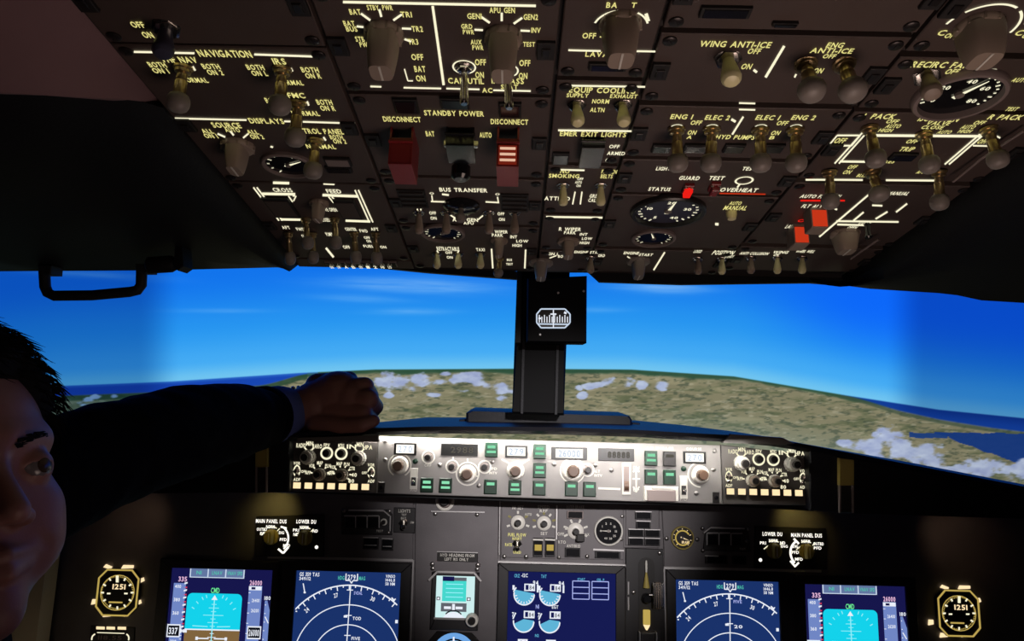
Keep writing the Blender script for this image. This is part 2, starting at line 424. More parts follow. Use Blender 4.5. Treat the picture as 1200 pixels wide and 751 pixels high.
gauge(m, 338, 192, 30, 10, 60); m.L(320, 213, 339, 213.5)
annun(m, 396, 188, 30, 9, 'trim_grey'); annun(m, 397, 197, 30, 6)
m.done()
m = omod('fuel_panel', 'overhead panel with white crossfeed lines and six round-tipped toggles', 'L', 'A', 215, 303)
TT(m, [('CROSS', 331, 222, 22, 4.5), ('FEED', 391, 223.5, 17, 4.5), ('VALVE OPEN', 384, 245, 21, 4), ('LOW', 341, 250, 5, 3), ('LOW', 403, 252, 5, 3), ('CLOSED', 381, 257, 10, 4), ('AFT', 335, 266, 9, 3.5),
       ('FWD', 352, 268, 9, 3.5), ('CENTER', 411, 268, 13, 3.5), ('FWD', 426, 270, 9, 3.5), ('AFT', 439, 268, 9, 3.5), ('ON', 356, 276, 5, 3), ('PUMPS', 386, 274, 8, 4), ('OFF', 430, 278, 7, 3), ('ON', 432, 282, 5, 3),
       ('OFF', 406, 289, 8, 3.5), ('FUEL', 432, 288, 12, 3), ('ON', 449, 289, 7, 3)], 'lit_white')
LL(m, [(297, 219, 327, 258, 1.6), (301, 219, 331, 258, 1.6), (307, 226.5, 346, 227, 3), (338, 229, 343, 236, 1.5), (343, 229, 346, 229, 1.5), (344, 235, 347, 229, 1.5), (329, 256.5, 358, 257, 2.6), (378, 228, 420, 229.5, 3),
       (385, 230, 391, 237, 1.5), (389, 230, 395, 237, 1.5), (416, 222, 433, 260, 1.6), (420, 222, 437, 260, 1.6), (405, 258, 434, 259, 2.6), (320, 214, 339, 214.6, 2), (379, 215, 392, 215.6, 1.6), (382, 290, 391, 301, 2.4)])
bar_knob(m, 374, 237, 11, .022, 8); 
toggle(m, 338, 272, 340, 301, sc=.8); toggle(m, 366, 273, 367, 300, sc=.8); toggle(m, 358, 256, 360.5, 283, sc=.8); toggle(m, 392, 256, 393.5, 283, sc=.8); toggle(m, 415, 272, 417, 300, sc=.8); toggle(m, 440, 272, 441.6, 301, sc=.8)
annun(m, 330, 242, 30, 22, 'overhead_plate'); annun(m, 408, 244, 24, 22, 'overhead_plate')
m.done()
# --- column 2
m = omod('electrical_metering_panel', 'overhead panel with two tall brown selector knobs and yellow lettering around each', 'A', 'B', -14, 110)
TT(m, [('BAT', 416, 13, 13, 6.5), ('STBY', 437, 8, 14, 6), ('PWR', 454, 8, 12, 6), ('BAT', 409, 26.5, 13, 6), ('BUS', 412, 33, 13, 6), ('STBY', 424, 45, 15, 6), ('PWR', 428, 51.5, 13, 6), ('TR1', 476, 16, 13, 6.5), ('TR2', 489, 33, 13, 6.5),
       ('TR3', 484, 48, 12, 6.5), ('OFF', 489, 66, 14, 7), ('BAT', 492, 80, 13, 7), ('ON', 493, 91, 11, 7), ('GEN1', 556, 18, 17, 6.5), ('APU', 580, 11, 13, 6.5), ('GEN', 597, 11, 13, 6.5), ('GEN2', 622, 19, 17, 6.5), ('GRD', 547, 30, 13, 5.5), ('PWR', 549, 36.5, 13, 5.5),
       ('AUX', 558, 48.5, 13, 5.5), ('PWR', 560, 55, 13, 5.5), ('INV', 628, 34.5, 11, 6), ('TEST', 620, 51, 14, 5.5), ('OFF', 563, 72, 13, 7), ('ON', 562, 87, 10, 7), ('OFF', 615, 73, 13, 7), ('ON', 613, 88, 10, 7), ('CAB/UTIL', 546, 94, 42, 6.5),
       ('IFE/PASS', 595, 94, 38, 6.5), ('SEAT', 597, 101, 20, 5.5), ('AC', 571, 105, 12, 5.5)])
LL(m, [(402, 1.5, 628, 6, 3), (507, 6, 520, 99, 3), (423, 15, 434, 23, 2.6), (444.5, 10, 447, 19, 2.6), (471, 16, 461, 23, 2.6), (418, 30, 426, 31, 2.4), (471, 32.5, 482, 33, 2.4), (474, 45, 482, 48, 2.4), (564, 19, 574, 26, 2.6), (588, 14, 588, 24, 2.6),
       (612, 20, 602, 27, 2.6), (556, 34, 566, 34.5, 2.4), (610, 35, 621, 35.5, 2.4), (434, 100.5, 447, 101), (473, 102, 517, 103), (523, 103, 562, 104), (578, 105, 622, 106), (474, 80, 478, 94, 1.4), (478, 94, 484, 94, 1.4)])
bar_knob(m, 450, 38, 23, .033, 0, wide=.85, taper=.84); bar_knob(m, 590, 42, 22, .033, 0, wide=.85, taper=.84)
ring(m, 544, 78, 14, 2); ring(m, 594, 82, 14, 2)
toggle(m, 544, 78, 544, 110, 'bat_chrome', .024); toggle(m, 594, 82, 596, 115, 'bat_chrome', .024)
m.done()
m = omod('standby_power_panel', 'overhead panel lettered STANDBY POWER with two red DISCONNECT guards', 'A', 'B', 112, 207)
TT(m, [('STANDBY POWER', 532, 132, 70, 6), ('DISCONNECT', 471, 139, 44, 6), ('DISCONNECT', 597, 142, 44, 6), ('BAT', 504, 156, 10, 6), ('AUTO', 569, 157.5, 14, 6)])
def guard(m, px, py, w, hpx, mt, hz=.016, rot=0, name='switch_guard'):
    a, v = m.pxu(px, py); c = m.p(px, py); b = MB(); W = w * a / 2; H = hpx * v / 2
    for sx in (-1, 1): b.prism([(sx * W - .0008, -H), (sx * W + .0008, -H), (sx * W + .0008, H), (sx * W - .0008, H)], 0, hz, mt, .0003)
    b.prism([(-W, -H), (W, -H), (W, H), (-W, H)], hz - .0015, hz, mt, .0004)
    b.prism([(-W, H - .0016), (W, H - .0016), (W, H), (-W, H)], hz * .30, hz, mt, .0003); b.prism([(-W, -H), (W, -H), (W, -H + .0016), (-W, -H + .0016)], hz * .35, hz, mt, .0003)
    b.lathe((-W * 1.15, H, hz * .4), [(.0016, 0), (.0016, 2.3 * W)], mt, 10, axis=(1, 0, 0))
    return b.build(name, m.e, Matrix.Translation((c.x, c.y, 0)) @ Matrix.Rotation(R(rot), 4, 'Z'))
g = guard(m, 475, 162, 24, 26, 'red_guard', .036)
g = guard(m, 596, 162, 23, 26, 'red_guard', .038); b = MB()
a, v = m.pxu(596, 176); 
for k in range(3): b.box((0, 13 * v + .0006, .022 + .0055 * k), (17 * a, .0012, .0022), 'lit_guard', .0003)
b.box((0, 13 * v + .0002, .028), (20 * a, .0008, .018), 'lit_guard_dim', .0003)
tag(b.build('guard_slot', g), 'glowing slots in the red guard')
g = guard(m, 541, 160, 30, 22, 'black_gloss', .018); b = MB(); b.box((0.001, 8 * v, .0150), (38 * a, .0045, .0050), 'chrome', .0005); b.build('guard_bar', g)
b = MB(); c = m.p(541, 180); b.lathe((0, 0, 0), [(.008, 0), (.008, .008), (.006, .012), (.009, .014), (.009, .024), (.006, .027)], 'black_gloss', 20); b.build('selector_knob', m.e, Matrix.Translation((c.x, c.y, 0)))
annun(m, 476, 122, 28, 16); annun(m, 598, 127, 26, 16); annun(m, 532, 112, 36, 14) if 0 else None
annun(m, 533, 119, 34, 12)
m.done()
m = omod('bus_transfer_panel', 'overhead panel lettered BUS TRANSFER with grey toggles and dark slotted vents at both ends', 'A', 'B', 209, 263)
TT(m, [('BUS TRANSFER', 543, 222, 56, 4.5), ('OFF', 507, 249, 8, 3.5), ('ON', 508, 255, 7, 3.5), ('OFF', 587, 250, 8, 3.5), ('ON', 588, 256.5, 7, 3.5), ('APU GEN', 545, 257, 30, 4), ('APU', 549, 261, 12, 3)], 'lit_white')
LL(m, [(505, 235.5, 523, 236, 1.6), (506, 228, 507, 236, 1.4), (569, 236, 585, 236.8, 1.6), (583, 230, 584, 236, 1.4), (518, 227, 526, 228, 2), (489, 244, 490, 249, 1.6), (493, 244, 494, 249, 1.6), (600, 246, 600, 251, 1.6), (604, 246, 604, 251, 1.6), (527, 251, 535, 256, 1.6), (560, 257, 566, 252, 1.6)])
m.arc(506, 226, 2.5, 0, 360, 1); m.arc(583, 227, 2.5, 0, 360, 1)
for x, y in ((484, 232), (603, 237)):
    a, v = m.pxu(x, y); c = m.p(x, y); b = MB(); b.box((0, 0, .001), (32 * a, 20 * v, .002), 'recess', .0004)
    for k in range(4): b.box((0, (-1.5 + k) * 5 * v, .0028), (28 * a, 2 * v, .0018), 'overhead_frame', .0003)
    b.build('vent', m.e, Matrix.Translation((c.x, c.y, 0)))
for x in (491, 523, 573, 603): toggle(m, x, 248, x, 270, 'bat_grey', .022)
b = MB(); c = m.p(541, 240); b.lathe((0, 0, 0), [(.02, 0), (.02, .003), (.016, .006), (.006, .008)], 'black_gloss', 28); b.lathe((0, .006, .006), [(.003, 0), (.003, .006), (.0052, .009), (.0056, .013), (.004, .016)], 'cap_grey', 18)
b.build('selector_knob', m.e, Matrix.Translation((c.x, c.y, 0)))
m.done()
m = omod('wiper_and_temperature_panel', 'overhead panel with one round exhaust temperature dial above three pale light toggles', 'A', 'B', 265, 315)
gauge(m, 519, 272, 26, 14, 30)
TT(m, [('L WIPER', 585, 271, 20, 3.5), ('PARK', 583, 275, 13, 3.5), ('INT', 602, 277, 8, 3.5), ('LOW', 612, 282, 14, 3.2), ('HIGH', 606, 287, 11, 3.2), ('RETRACTABLE', 525, 291, 26, 4.5), ('OFF', 526, 295.5, 8, 3), ('ON', 527, 301, 7, 3), ('TAXI', 563, 292, 10, 3.5), ('BUS', 597, 304, 6, 2.5), ('TEST', 597, 309, 8, 2.5)], 'lit_white')
LL(m, [(576, 291, 577.5, 314, 1.8), (616, 292, 615, 314, 1.8), (512, 293, 514, 296, 1.5), (538, 293, 536, 296, 1.5)])
bar_knob(m, 585, 281, 10, .022); 
for x in (512, 537, 563): toggle(m, x, 297, x, 311, 'bat_lever', .019)
toggle(m, 586, 302, 584, 319, 'cap', .020, .75)
m.done()
# --- column 3
m = omod('dimmer_panel', 'overhead panel with large knob ringed by a curved arrow, lettered LAVATORY', 'B', 'C', -60, 92)
m.arc(727, 32, 33, 103, 165, 2.5); m.arc(727, 32, 33, 17, 60, 2.5)
TT(m, [('BA', 717, 5, 13, 6.5), ('T', 743, 5, 6, 6), ('OFF -', 694, 41, 23, 6.5), ('LAVATORY', 714, 63, 56, 6)])
LL(m, [(666, 58, 704, 59, 2.2), (738, 59, 768, 59.5, 2.2), (757, 15, 760, 24, 4)])
bar_knob(m, 727, 27, 25, .030, 0, wide=.95, taper=.8); annun(m, 712, 76, 44, 8)
m.done()
m = omod('equipment_cooling_panel', 'overhead panel lettered EQUIP COOLING above EMER EXIT LIGHTS with two pale bat toggles', 'B', 'C', 94, 192)
TT(m, [('EQUIP COOLING', 706, 105, 78, 6.5), ('SUPPLY', 677, 111, 26, 4.5), ('EXHAUST', 731, 112, 32, 4.5), ('NORM', 704, 118, 20, 5), ('ALTN', 700, 128, 17, 5), ('EMER EXIT LIGHTS', 695, 156.5, 78, 5.5)])
TT(m, [('OFF', 720, 171, 12, 4), ('ARMED', 722, 179, 21, 4), ('ON', 714, 187, 9, 4)], 'lit_white')
LL(m, [(660, 99.5, 756, 101, 2.2), (654, 152, 740, 153, 2.2)])
for x in (676, 730): ring(m, x, 123, 8, 1.6); toggle(m, x, 122, x + 1, 142, 'bat_lever', .019, 1.15)
guard(m, 693, 172, 24, 24, 'black_gloss', .012); annun(m, 657, 184, 19, 13)
m.done()
m = omod('passenger_sign_panel', 'overhead panel lettered NO SMOKING and ATTEND with two pale bat toggles', 'B', 'C', 194, 250)
TT(m, [('NO', 662, 200, 11, 4.5), ('SMOKING', 661, 205.5, 36, 4.5), ('FASTEN', 714, 200.5, 18, 4.5), ('BELTS', 711, 206, 14, 4.5)])
TT(m, [('OFF', 680, 209, 7, 3), ('AUTO', 678, 213, 8, 3), ('ON', 678, 217, 5, 3), ('ATTEND', 653, 232, 30, 4.5), ('GRD', 696, 229, 10, 4), ('CALL', 695, 234, 11, 4)], 'lit_white')
LL(m, [(646, 198, 685, 199, 2), (674, 224, 671, 239, 1.6), (682, 224, 680, 239, 1.6)])
toggle(m, 660, 216, 660, 237, 'bat_lever', .019); toggle(m, 704, 216, 704, 237, 'bat_lever', .019)
m.done()
m = omod('right_wiper_panel', 'overhead panel lettered R WIPER with one fluted dark selector above the centre post', 'B', 'C', 252, 293)
TT(m, [('R WIPER', 668, 268, 26, 4), ('PARK', 668, 272, 14, 3.5), ('INT', 684, 274, 9, 3), ('LOW', 688, 279, 12, 3), ('HIGH', 685, 284, 11, 3)], 'lit_white')
LL(m, [(640, 253.5, 706, 254.5, 2.2)]); bar_knob(m, 666, 282, 13, .022)
m.done()
m = omod('ignition_panel', 'overhead panel with dark ignition selector and one grey toggle directly above the centre post', 'B', 'C', 294, 318)
TT(m, [('IGN L', 648, 297, 14, 3), ('BOTH', 660, 300, 12, 3), ('ENGINE START', 690, 295, 34, 3), ('GRD', 705, 299, 8, 3)], 'lit_white')
LL(m, [(644, 302, 652, 299, 1.2), (664, 299, 670, 297, 1.2)])
bar_knob(m, 634, 307, 14, .024, 0, 'cap_grey'); toggle(m, 692, 302, 692, 317, 'bat_grey', .019)
m.done()
# --- column 4
m = omod('window_heat_panel', 'blank dark overhead panel right of the large knob with a curved arrow', 'C', 'D', -60, 38)
annun(m, 850, 12, 60, 12); annun(m, 920, 26, 30, 4)
m.done()
m = omod('anti_ice_panel', 'overhead panel lettered WING ANTI-ICE and ENG ANTI-ICE', 'C', 'D', 40, 122)
TT(m, [('WING ANTI-ICE', 862, 51, 84, 7), ('OFF', 884, 59, 15, 6.5), ('ON', 875, 77, 12, 6.5), ('ENG', 979, 52, 20, 6), ('ANTI-ICE', 975, 58.5, 50, 6), ('OFF', 972, 65, 15, 5), ('ON', 959, 82, 11, 6)])
LL(m, [(919, 53, 897, 90, 3), (866, 120, 885, 120.5, 2), (931, 90, 933, 86, 2), (883, 81, 887, 84, 3)])
ring(m, 853, 68, 9, 2, 'trim_grey'); toggle(m, 853, 67, 857, 92, 'bat_lever', .022, 1.5)
m.arc(943, 77, 12, 60, 190, 2); toggle(m, 944, 74, 951, 104, 'cap', .026, 1.15); m.arc(988, 77, 12, 70, 170, 2); toggle(m, 989, 74, 999, 104, 'cap', .026, 1.15)
m.done()
m = omod('hydraulic_panel', 'overhead panel lettered HYD PUMPS with a row of four capped toggles', 'C', 'D', 125, 186)
TT(m, [('ENG 1', 799, 136, 26, 5.5), ('ELEC 2', 841, 137, 29, 5.5), ('ELEC 1', 900, 137, 28, 5.5), ('ENG 2', 942, 137, 28, 5.5), ('HYD PUMPS', 862, 160, 46, 5)])
TT(m, [('OFF', 816, 143, 13, 5), ('ON', 811, 154.5, 10, 5), ('A', 808, 160, 6, 4), ('OFF', 917, 143.5, 13, 5), ('ON', 909, 155, 10, 5), ('B', 905, 160.5, 6, 4)])
LL(m, [(871, 136, 858, 157, 2.2), (866, 127.5, 885, 128, 2), (857, 139, 862, 142, 3)])
for x, y, tx in ((793, 150, 794), (834, 150, 833), (891, 151, 891.5), (932, 151, 933)): toggle(m, x, y, tx, 189, sc=1.05, h=.028)
for x in (793, 834, 891, 932): m.arc(x, 149, 8, 20, 160, 1.5)
for x, w in ((815, 28), (860, 24), (905, 26), (775, 22)): annun(m, x, 172, w, 9)
m.done()
m = omod('warning_test_panel', 'overhead panel with a small red button lettered GUARD and a dark red one lettered TEST', 'C', 'D', 188, 228)
TT(m, [('LIGHTS', 779, 197, 20, 4), ('STATUS', 773, 221, 26, 4), ('GUARD', 808, 208, 24, 4.5), ('TEST', 840, 208, 18, 4.5), ('OVERHEAT', 866, 222, 44, 4.5), ('TEST', 878, 197, 16, 4)], 'lit_white')
m.arc(872, 211, 11, 0, 360, 2.4); LL(m, [(867, 215, 864, 219, 2)]); m.L(843, 226, 897, 227, 1.4, 'lit_orange')
for x, y, mt in ((806, 219, 'lit_red'), (837, 217, 'red_guard')):
    a, v = m.pxu(x, y); c = m.p(x, y); b = MB(); b.box((0, 0, .002), (11 * a, 9 * v, .004), 'red_guard', .0008)
    b.lathe((-.003, .005, 0), [(.0025, 0), (.002, .005)], 'chrome', 10); b.lathe((.003, .005, 0), [(.0025, 0), (.002, .005)], 'chrome', 10); o = b.build('push_button', m.e, Matrix.Translation((c.x, c.y, 0)))
    b = MB(); b.box((0, -.001, .0065), (8.5 * a, 7 * v, .0055), mt, .001); b.build('button_cap', o)
m.done()
m = omod('cabin_altitude_panel', 'overhead panel with one large round altitude dial above a smaller round dial', 'C', 'D', 229, 291)
gauge(m, 783, 246, 44, 22, 8, ['5', '10', '20', '30', '40'], a0=-150, a1=150, face='dark_blue_plastic', ring='knob_dark', depth=.006, wide=.07)
m.arc(783, 246, 21, 0, 360, 1.6); gauge(m, 766, 278, 26, 14, -20, ring='trim_grey')
TT(m, [('MANUAL', 862, 243, 27, 5), ('AUTO', 862, 237.5, 14, 4)]); b = MB(); c = m.p(857, 248); b.lathe((0, 0, 0), [(.006, 0), (.006, .004), (.0045, .009), (.002, .010)], 'bat_cream', 16); b.build('push_button', m.e, Matrix.Translation((c.x, c.y, 0)))
m.L(838, 262, 842, 262.3, 3)
m.done()
# --- column 5
m = omod('temperature_panel', 'overhead panel at the top right with tall knobs inside bright arcs marked C and OFF', 'D', 'E', -60, 66)
for cx, s in ((1147, 1), (1238, 1)):
    m.arc(cx, 32, 44 * s, 155, 172, 3); m.arc(cx, 32, 44 * s, 60, 140, 3); m.arc(cx, 32, 44 * s, -10, 48, 3)
    TT(m, [('C', cx - 43, 37.5, 9, 6.5), ('OFF', cx - 32, 41, 15, 5.5)]); bar_knob(m, cx, 30, 27, .028, 0, wide=.95, taper=.82)
m.done()
m = omod('air_panel', 'overhead panel lettered L RECIRC FAN with a wide round pressure dial', 'D', 'E', 68, 131)
TT(m, [('L RECIRC FAN', 1098, 75, 82, 7), ('OFF', 1116, 83, 15, 6), ('AUTO', 1107, 92, 18, 5), ('AUTO', 1196, 93, 20, 5), ('TEST', 1186, 127, 14, 4.5)])
gauge(m, 1124, 109, 52, 20, 30, ['0', '20', '40', '60', '80'], a0=-120, a1=120, ring='trim_grey', depth=.006, wide=.06); toggle(m, 1086, 88, 1092, 108, 'bat_grey', .02, 1.5)
m.L(1162, 81, 1168, 81.5, 3)
m.done()
m = omod('bleed_air_panel', 'overhead panel lettered L PACK, ISOLATION VALVE and R PACK with six capped toggles', 'D', 'E', 132, 213)
TT(m, [('L PACK', 1031, 135.5, 38, 6), ('OFF', 1046, 141.5, 14, 4.5), ('AUTO', 1047, 147, 17, 4.5), ('HIGH', 1038, 152, 16, 4), ('ISOLATION', 1101, 138.5, 48, 6), ('VALVE', 1100, 143.5, 28, 4.5), ('CLOSE', 1093, 148.5, 26, 4), ('AUTO', 1107, 154, 16, 4),
       ('R PACK', 1179, 136.5, 40, 6), ('OFF', 1148, 143, 13, 4.5), ('AUTO', 1135, 148, 16, 4.5), ('HIGH', 1131, 153, 15, 4), ('OFF', 1069, 165, 13, 4.5), ('TRIP', 1063, 174, 17, 5), ('OFF', 999, 195, 10, 4.5), ('ON', 993, 201, 9, 4.5),
       ('BLEED', 1012, 205, 15, 3.5), ('APU', 1079, 201, 9, 3.5), ('RES', 1043, 188.5, 12, 4), ('OFF', 985, 164, 13, 6), ('OFF', 1152, 165, 11, 5)])
LL(m, [(981, 158, 1007, 158, 2), (970, 170, 998, 170, 2), (971, 170, 981, 158, 1.6), (998, 170, 1008, 158, 1.6), (978, 191, 1013, 152, 1.8), (983, 191, 1018, 152, 1.8), (1025, 158, 1150, 159, 3), (1107, 192, 1150, 155, 1.8), (1112, 192, 1155, 155, 1.8), (984, 188.5, 1019, 189, 2.4),
       (944, 210, 967, 210, 2.2), (977, 210, 1011, 210.3, 2.2), (1038, 210.5, 1096, 211, 2.2), (1140, 170, 1160, 170.5, 1.8), (1168, 159, 1172, 161, 2)])
toggle(m, 1019, 149, 1026, 184); toggle(m, 1083, 156, 1089, 191); toggle(m, 1158, 150, 1169, 185); toggle(m, 972, 200, 973, 234); toggle(m, 1022, 201, 1030, 226, h=.024, sc=1.1); toggle(m, 1100, 200, 1101, 235)
annun(m, 1058, 182, 30, 8)
m.done()
m = omod('pressurization_panel', 'overhead panel with a pale selector knob and two orange lit windows at the lower right', 'D', 'E', 215, 288)
TT(m, [('AUTO FAIL', 955, 229.5, 34, 4), ('ALTN', 979, 229.5, 12, 4), ('FLT ALT', 952, 241, 24, 4), ('MANUAL', 1053, 226, 25, 4), ('LAND ALT', 932, 265, 22, 4), ('VALVE', 1012, 262, 14, 4), ('OPEN', 999, 266, 11, 3)], 'lit_white')
m.L(938, 234.5, 990, 234.5, 1.8, 'lit_red'); m.arc(939, 258, 4, 0, 360, 1.5, 'lit_red')
LL(m, [(960, 277, 1022, 224, 2), (1000, 258, 1012, 248), (1026, 256, 1040, 247.5), (1050, 248, 1063, 238), (980, 258.5, 1053, 259.5, 2), (981, 262.5, 1018, 263.5, 2), (978, 244, 981, 245, 2), (1022, 240, 1034, 240.5, 2)])
bar_knob(m, 990, 273, 17, .024, 0, wide=.9, taper=.75)
for x, y, w, hh in ((955, 247, 20, 9), (934, 267, 18, 9)):
    a, v = m.pxu(x, y); c = m.p(x, y); b = MB(); b.box((0, 0, .012), (w * a, hh * v, .024), 'knob_grey', .001); o = b.build('display_housing', m.e, Matrix.Translation((c.x, c.y, 0)))
    b = MB(); b.box((0, hh * v / 2 + .0003, .013), (w * a * .84, .0008, .0185), 'lit_orange', .0002); b.build('display_window', o)
b = MB(); c = m.p(1016, 262); b.lathe((0, 0, 0), [(.004, 0), (.003, .003), (.003, .012), (.0045, .016), (.003, .018)], 'black_gloss', 14); b.build('toggle_switch', m.e, Matrix.Translation((c.x, c.y, 0)))
m.done()
# bottom row right
m = omod('exterior_light_panel', 'lower overhead panel lettered LOGO and POSITION with two small toggles', 'C', 'D', 293, 320, h=0)
TT(m, [('ENGINE', 740, 296, 18, 3), ('START', 757, 298, 16, 3), ('LOGO', 818, 294, 9, 3.5), ('POSITION', 848, 295.5, 25, 5), ('STEADY', 855, 300, 10, 3)], 'lit_white')
LL(m, [(779, 295, 766, 316, 1.8), (735, 300, 741, 304, 1.3)]); bar_knob(m, 748, 305, 14, .024, 0, 'cap_grey')
for x, k in ((818, 'bat_grey'), (846, 'bat_lever')): toggle(m, x, 303, x, 318, k, .019)
m.done()
m2 = omod('wheel_well_light_panel', 'short lower overhead panel lettered ANTI COLLISION with three small toggles', 'D', 'E', 290, 318)
TT(m2, [('ANTI COLLISION', 884, 296.5, 34, 3), ('WING', 915, 295, 18, 3), ('WHEEL WELL', 944, 294, 22, 3), ('ON', 910, 298, 6, 3)], 'lit_white')
for x, k in ((880, 'bat_grey'), (911, 'bat_lever'), (940, 'bat_lever')): toggle(m2, x, 302, x, 317, k, .019)
m2.done()
# small annunciator units hugging the fuel panel edge
m = omod('annunciator_strip', 'narrow crowded strip of tiny lit legends at the lower left edge of the overhead', 'L', 'A', 304.5, 314, fasts=False)
for i in range(10): annun(m, 385 + i * 8.5, 308, 7, 5, 'black_gloss', 'trim_grey')
for i in range(9): m.T(['ON', 'OFF', 'A', 'B', 'OPEN', '1', '2', 'HI', 'LO'][i], 389 + i * 8.5, 309, 4, 3, 'lit_white', .005)
m.done()
# overhead carrying frame (structure)
b = MB(); uL, uR = ucol('L') - .006, ucol('E') + .006
vB = OVER.uv(640, 324).y; vT = OVER.uv(640, -150).y
b.prism([(uL, vB), (uR, vB), (uR, vT), (uL, vT)], -.08, -.0062, 'overhead_frame', .002)
tag(b.build('ceiling', None, OVER.mw(0, 0, 0)), kind='structure')

exec_part2 = True
# ================================================================== PART 2
def xz_prism(b, pts, Y0, Y1, m, ch=.002, back=1.0):
    """outline standing at distance Y0, with real depth back to Y1"""
    P = [atY(x, y, Y0) for x, y in pts]; n = len(P)
    A = sum(P[i].x * P[(i + 1) % n].z - P[(i + 1) % n].x * P[i].z for i in range(n))
    if A < 0: P = P[::-1]
    c = sum(P, Vector()) / n; F = [p + (c - p).normalized() * ch for p in P]
    vs = F + [Vector((p.x, Y0 + ch, p.z)) for p in P] + [Vector((p.x, Y1, p.z)) for p in P]
    fs = [tuple(range(n)), tuple(range(2 * n, 3 * n))[::-1]]
    for k in (0, 1):
        for i in range(n):
            j = (i + 1) % n; fs.append((k * n + i, (k + 1) * n + i, (k + 1) * n + j, k * n + j))
    b.add(vs, fs, m)
def empty(name, loc, label=None, cat=None, group=None):
    e = bpy.data.objects.new(name, None); e.empty_display_size = .03; e.location = loc; col.objects.link(e); tag(e, label, cat, group)
    return e
def wbuild(b, name, e, ang=38):                 # mesh in world coordinates, placed under its thing
    for i, v in enumerate(b.v): b.v[i] = tuple(Vector(v) - e.location)
    return b.build(name, e, ang=ang)

# ------------------------------------------------------------------ glareshield
gs = empty('glareshield', (0, 1.2, 1.1), 'long black padded glareshield under the windscreen carrying the lit control panels', 'glareshield')
secs = [(-60, 570, 567.5, 1.12), (90, 546, 543.5, 1.12), (230, 524, 521.5, 1.12), (345, 510, 505, 1.13), (430, 508, 496, 1.28), (500, 507, 489, 1.42), (545, 507, 489, 1.45), (645, 508, 490, 1.46),
        (745, 511, 492.5, 1.45), (800, 514, 498, 1.38), (860, 516, 505.5, 1.22), (905, 519, 512.5, 1.14), (940, 522.5, 519.5, 1.12), (1060, 543, 540.5, 1.12), (1200, 570, 567.5, 1.12), (1330, 594, 591.5, 1.12)]
b = MB(); n = len(secs); vs = []
for px, pf, pb, Yb in secs:
    f = atY(px, pf - 7.5 * max(0, 1 - (abs(px - 645) / 330) ** 4), 1.065); k = atY(px, pb, Yb)
    vs += [f + Vector((0, .004, -.0105)), f + Vector((0, -.003, -.005)), f, k, k + Vector((0, 0, -.0105))]
fs = [(5 * i + a, 5 * i + a + 1, 5 * i + a + 6, 5 * i + a + 5) for i in range(n - 1) for a in range(4)] + [(5 * i + 4, 5 * i, 5 * i + 5, 5 * i + 9) for i in range(n - 1)]
fs += [(4, 3, 2, 1, 0), tuple(5 * (n - 1) + i for i in range(5))]
b.add(vs, fs, 'glareshield_black'); wbuild(b, 'top_pad', gs, 50)
b = MB(); xz_prism(b, [(335, 516), (645, 517), (955, 533), (955, 599), (848, 593), (645, 590), (440, 581), (335, 577)], 1.102, 1.118, 'black_matte'); wbuild(b, 'housing', gs)
b = MB(); xz_prism(b, [(339, 511), (230, 525), (90, 547), (-60, 571), (-60, 590), (60, 579), (339, 577)], 1.066, 1.118, 'glareshield_black'); wbuild(b, 'side_wing', gs)
b = MB(); xz_prism(b, [(949, 525), (1060, 544), (1200, 571), (1330, 595), (1330, 612), (1000, 602), (949, 598)], 1.066, 1.118, 'glareshield_black'); wbuild(b, 'side_wing', gs)
for x0, x1, y0, y1, s in ((299, 313, 518, 577, -1), (984, 1001, 537, 601, 1)):
    b = MB(); ym = y0 + (y1 - y0) * .5
    xz_prism(b, [(x0, y0), (x1, y0 + 2), (x1, ym), (x0, ym)], 1.058, 1.067, 'gold_tan', .0008); o = wbuild(b, 'end_bracket', gs)
    b = MB(); xz_prism(b, [(x0, ym), (x1, ym), (x1 + s * 1, y1), (x0 + s * 1, y1)], 1.058, 1.067, 'recess', .0008)
    for x in (x0, x1 - 2): xz_prism(b, [(x, ym), (x + 1.6, ym), (x + 1.6, y1), (x, y1)], 1.054, 1.0585, 'trim_grey', .0003)
    b.v = [tuple(Vector(v) - gs.location) for v in b.v]; b.build('bracket_slot', o)
b = MB(); xz_prism(b, [(856, 508.5), (918, 513), (932, 520), (918, 521), (846, 519)], 1.060, 1.068, 'efis_grey', .001); wbuild(b, 'corner_pad', gs)
b = MB(); xz_prism(b, [(348, 513), (443, 510), (444, 518), (348, 517)], 1.060, 1.068, 'efis_grey', .001); wbuild(b, 'corner_pad', gs)
cb = empty('compass_cover_box', atY(643, 500, 1.25), 'low long dark box on top of the glareshield at the foot of the centre post', 'box')
b = MB(); xz_prism(b, [(546, 484), (552, 481.5), (738, 487.5), (741, 492), (741, 501.5), (546, 497.5)], 1.24, 1.38, 'glareshield_black', .004); wbuild(b, 'cover', cb)
b = MB(); xz_prism(b, [(538, 492), (546, 491), (546, 496.5), (538, 496.5)], 1.26, 1.30, 'glareshield_black', .001); xz_prism(b, [(741, 495), (750, 496), (750, 500.5), (741, 500.5)], 1.26, 1.30, 'glareshield_black', .001); wbuild(b, 'foot', cb)

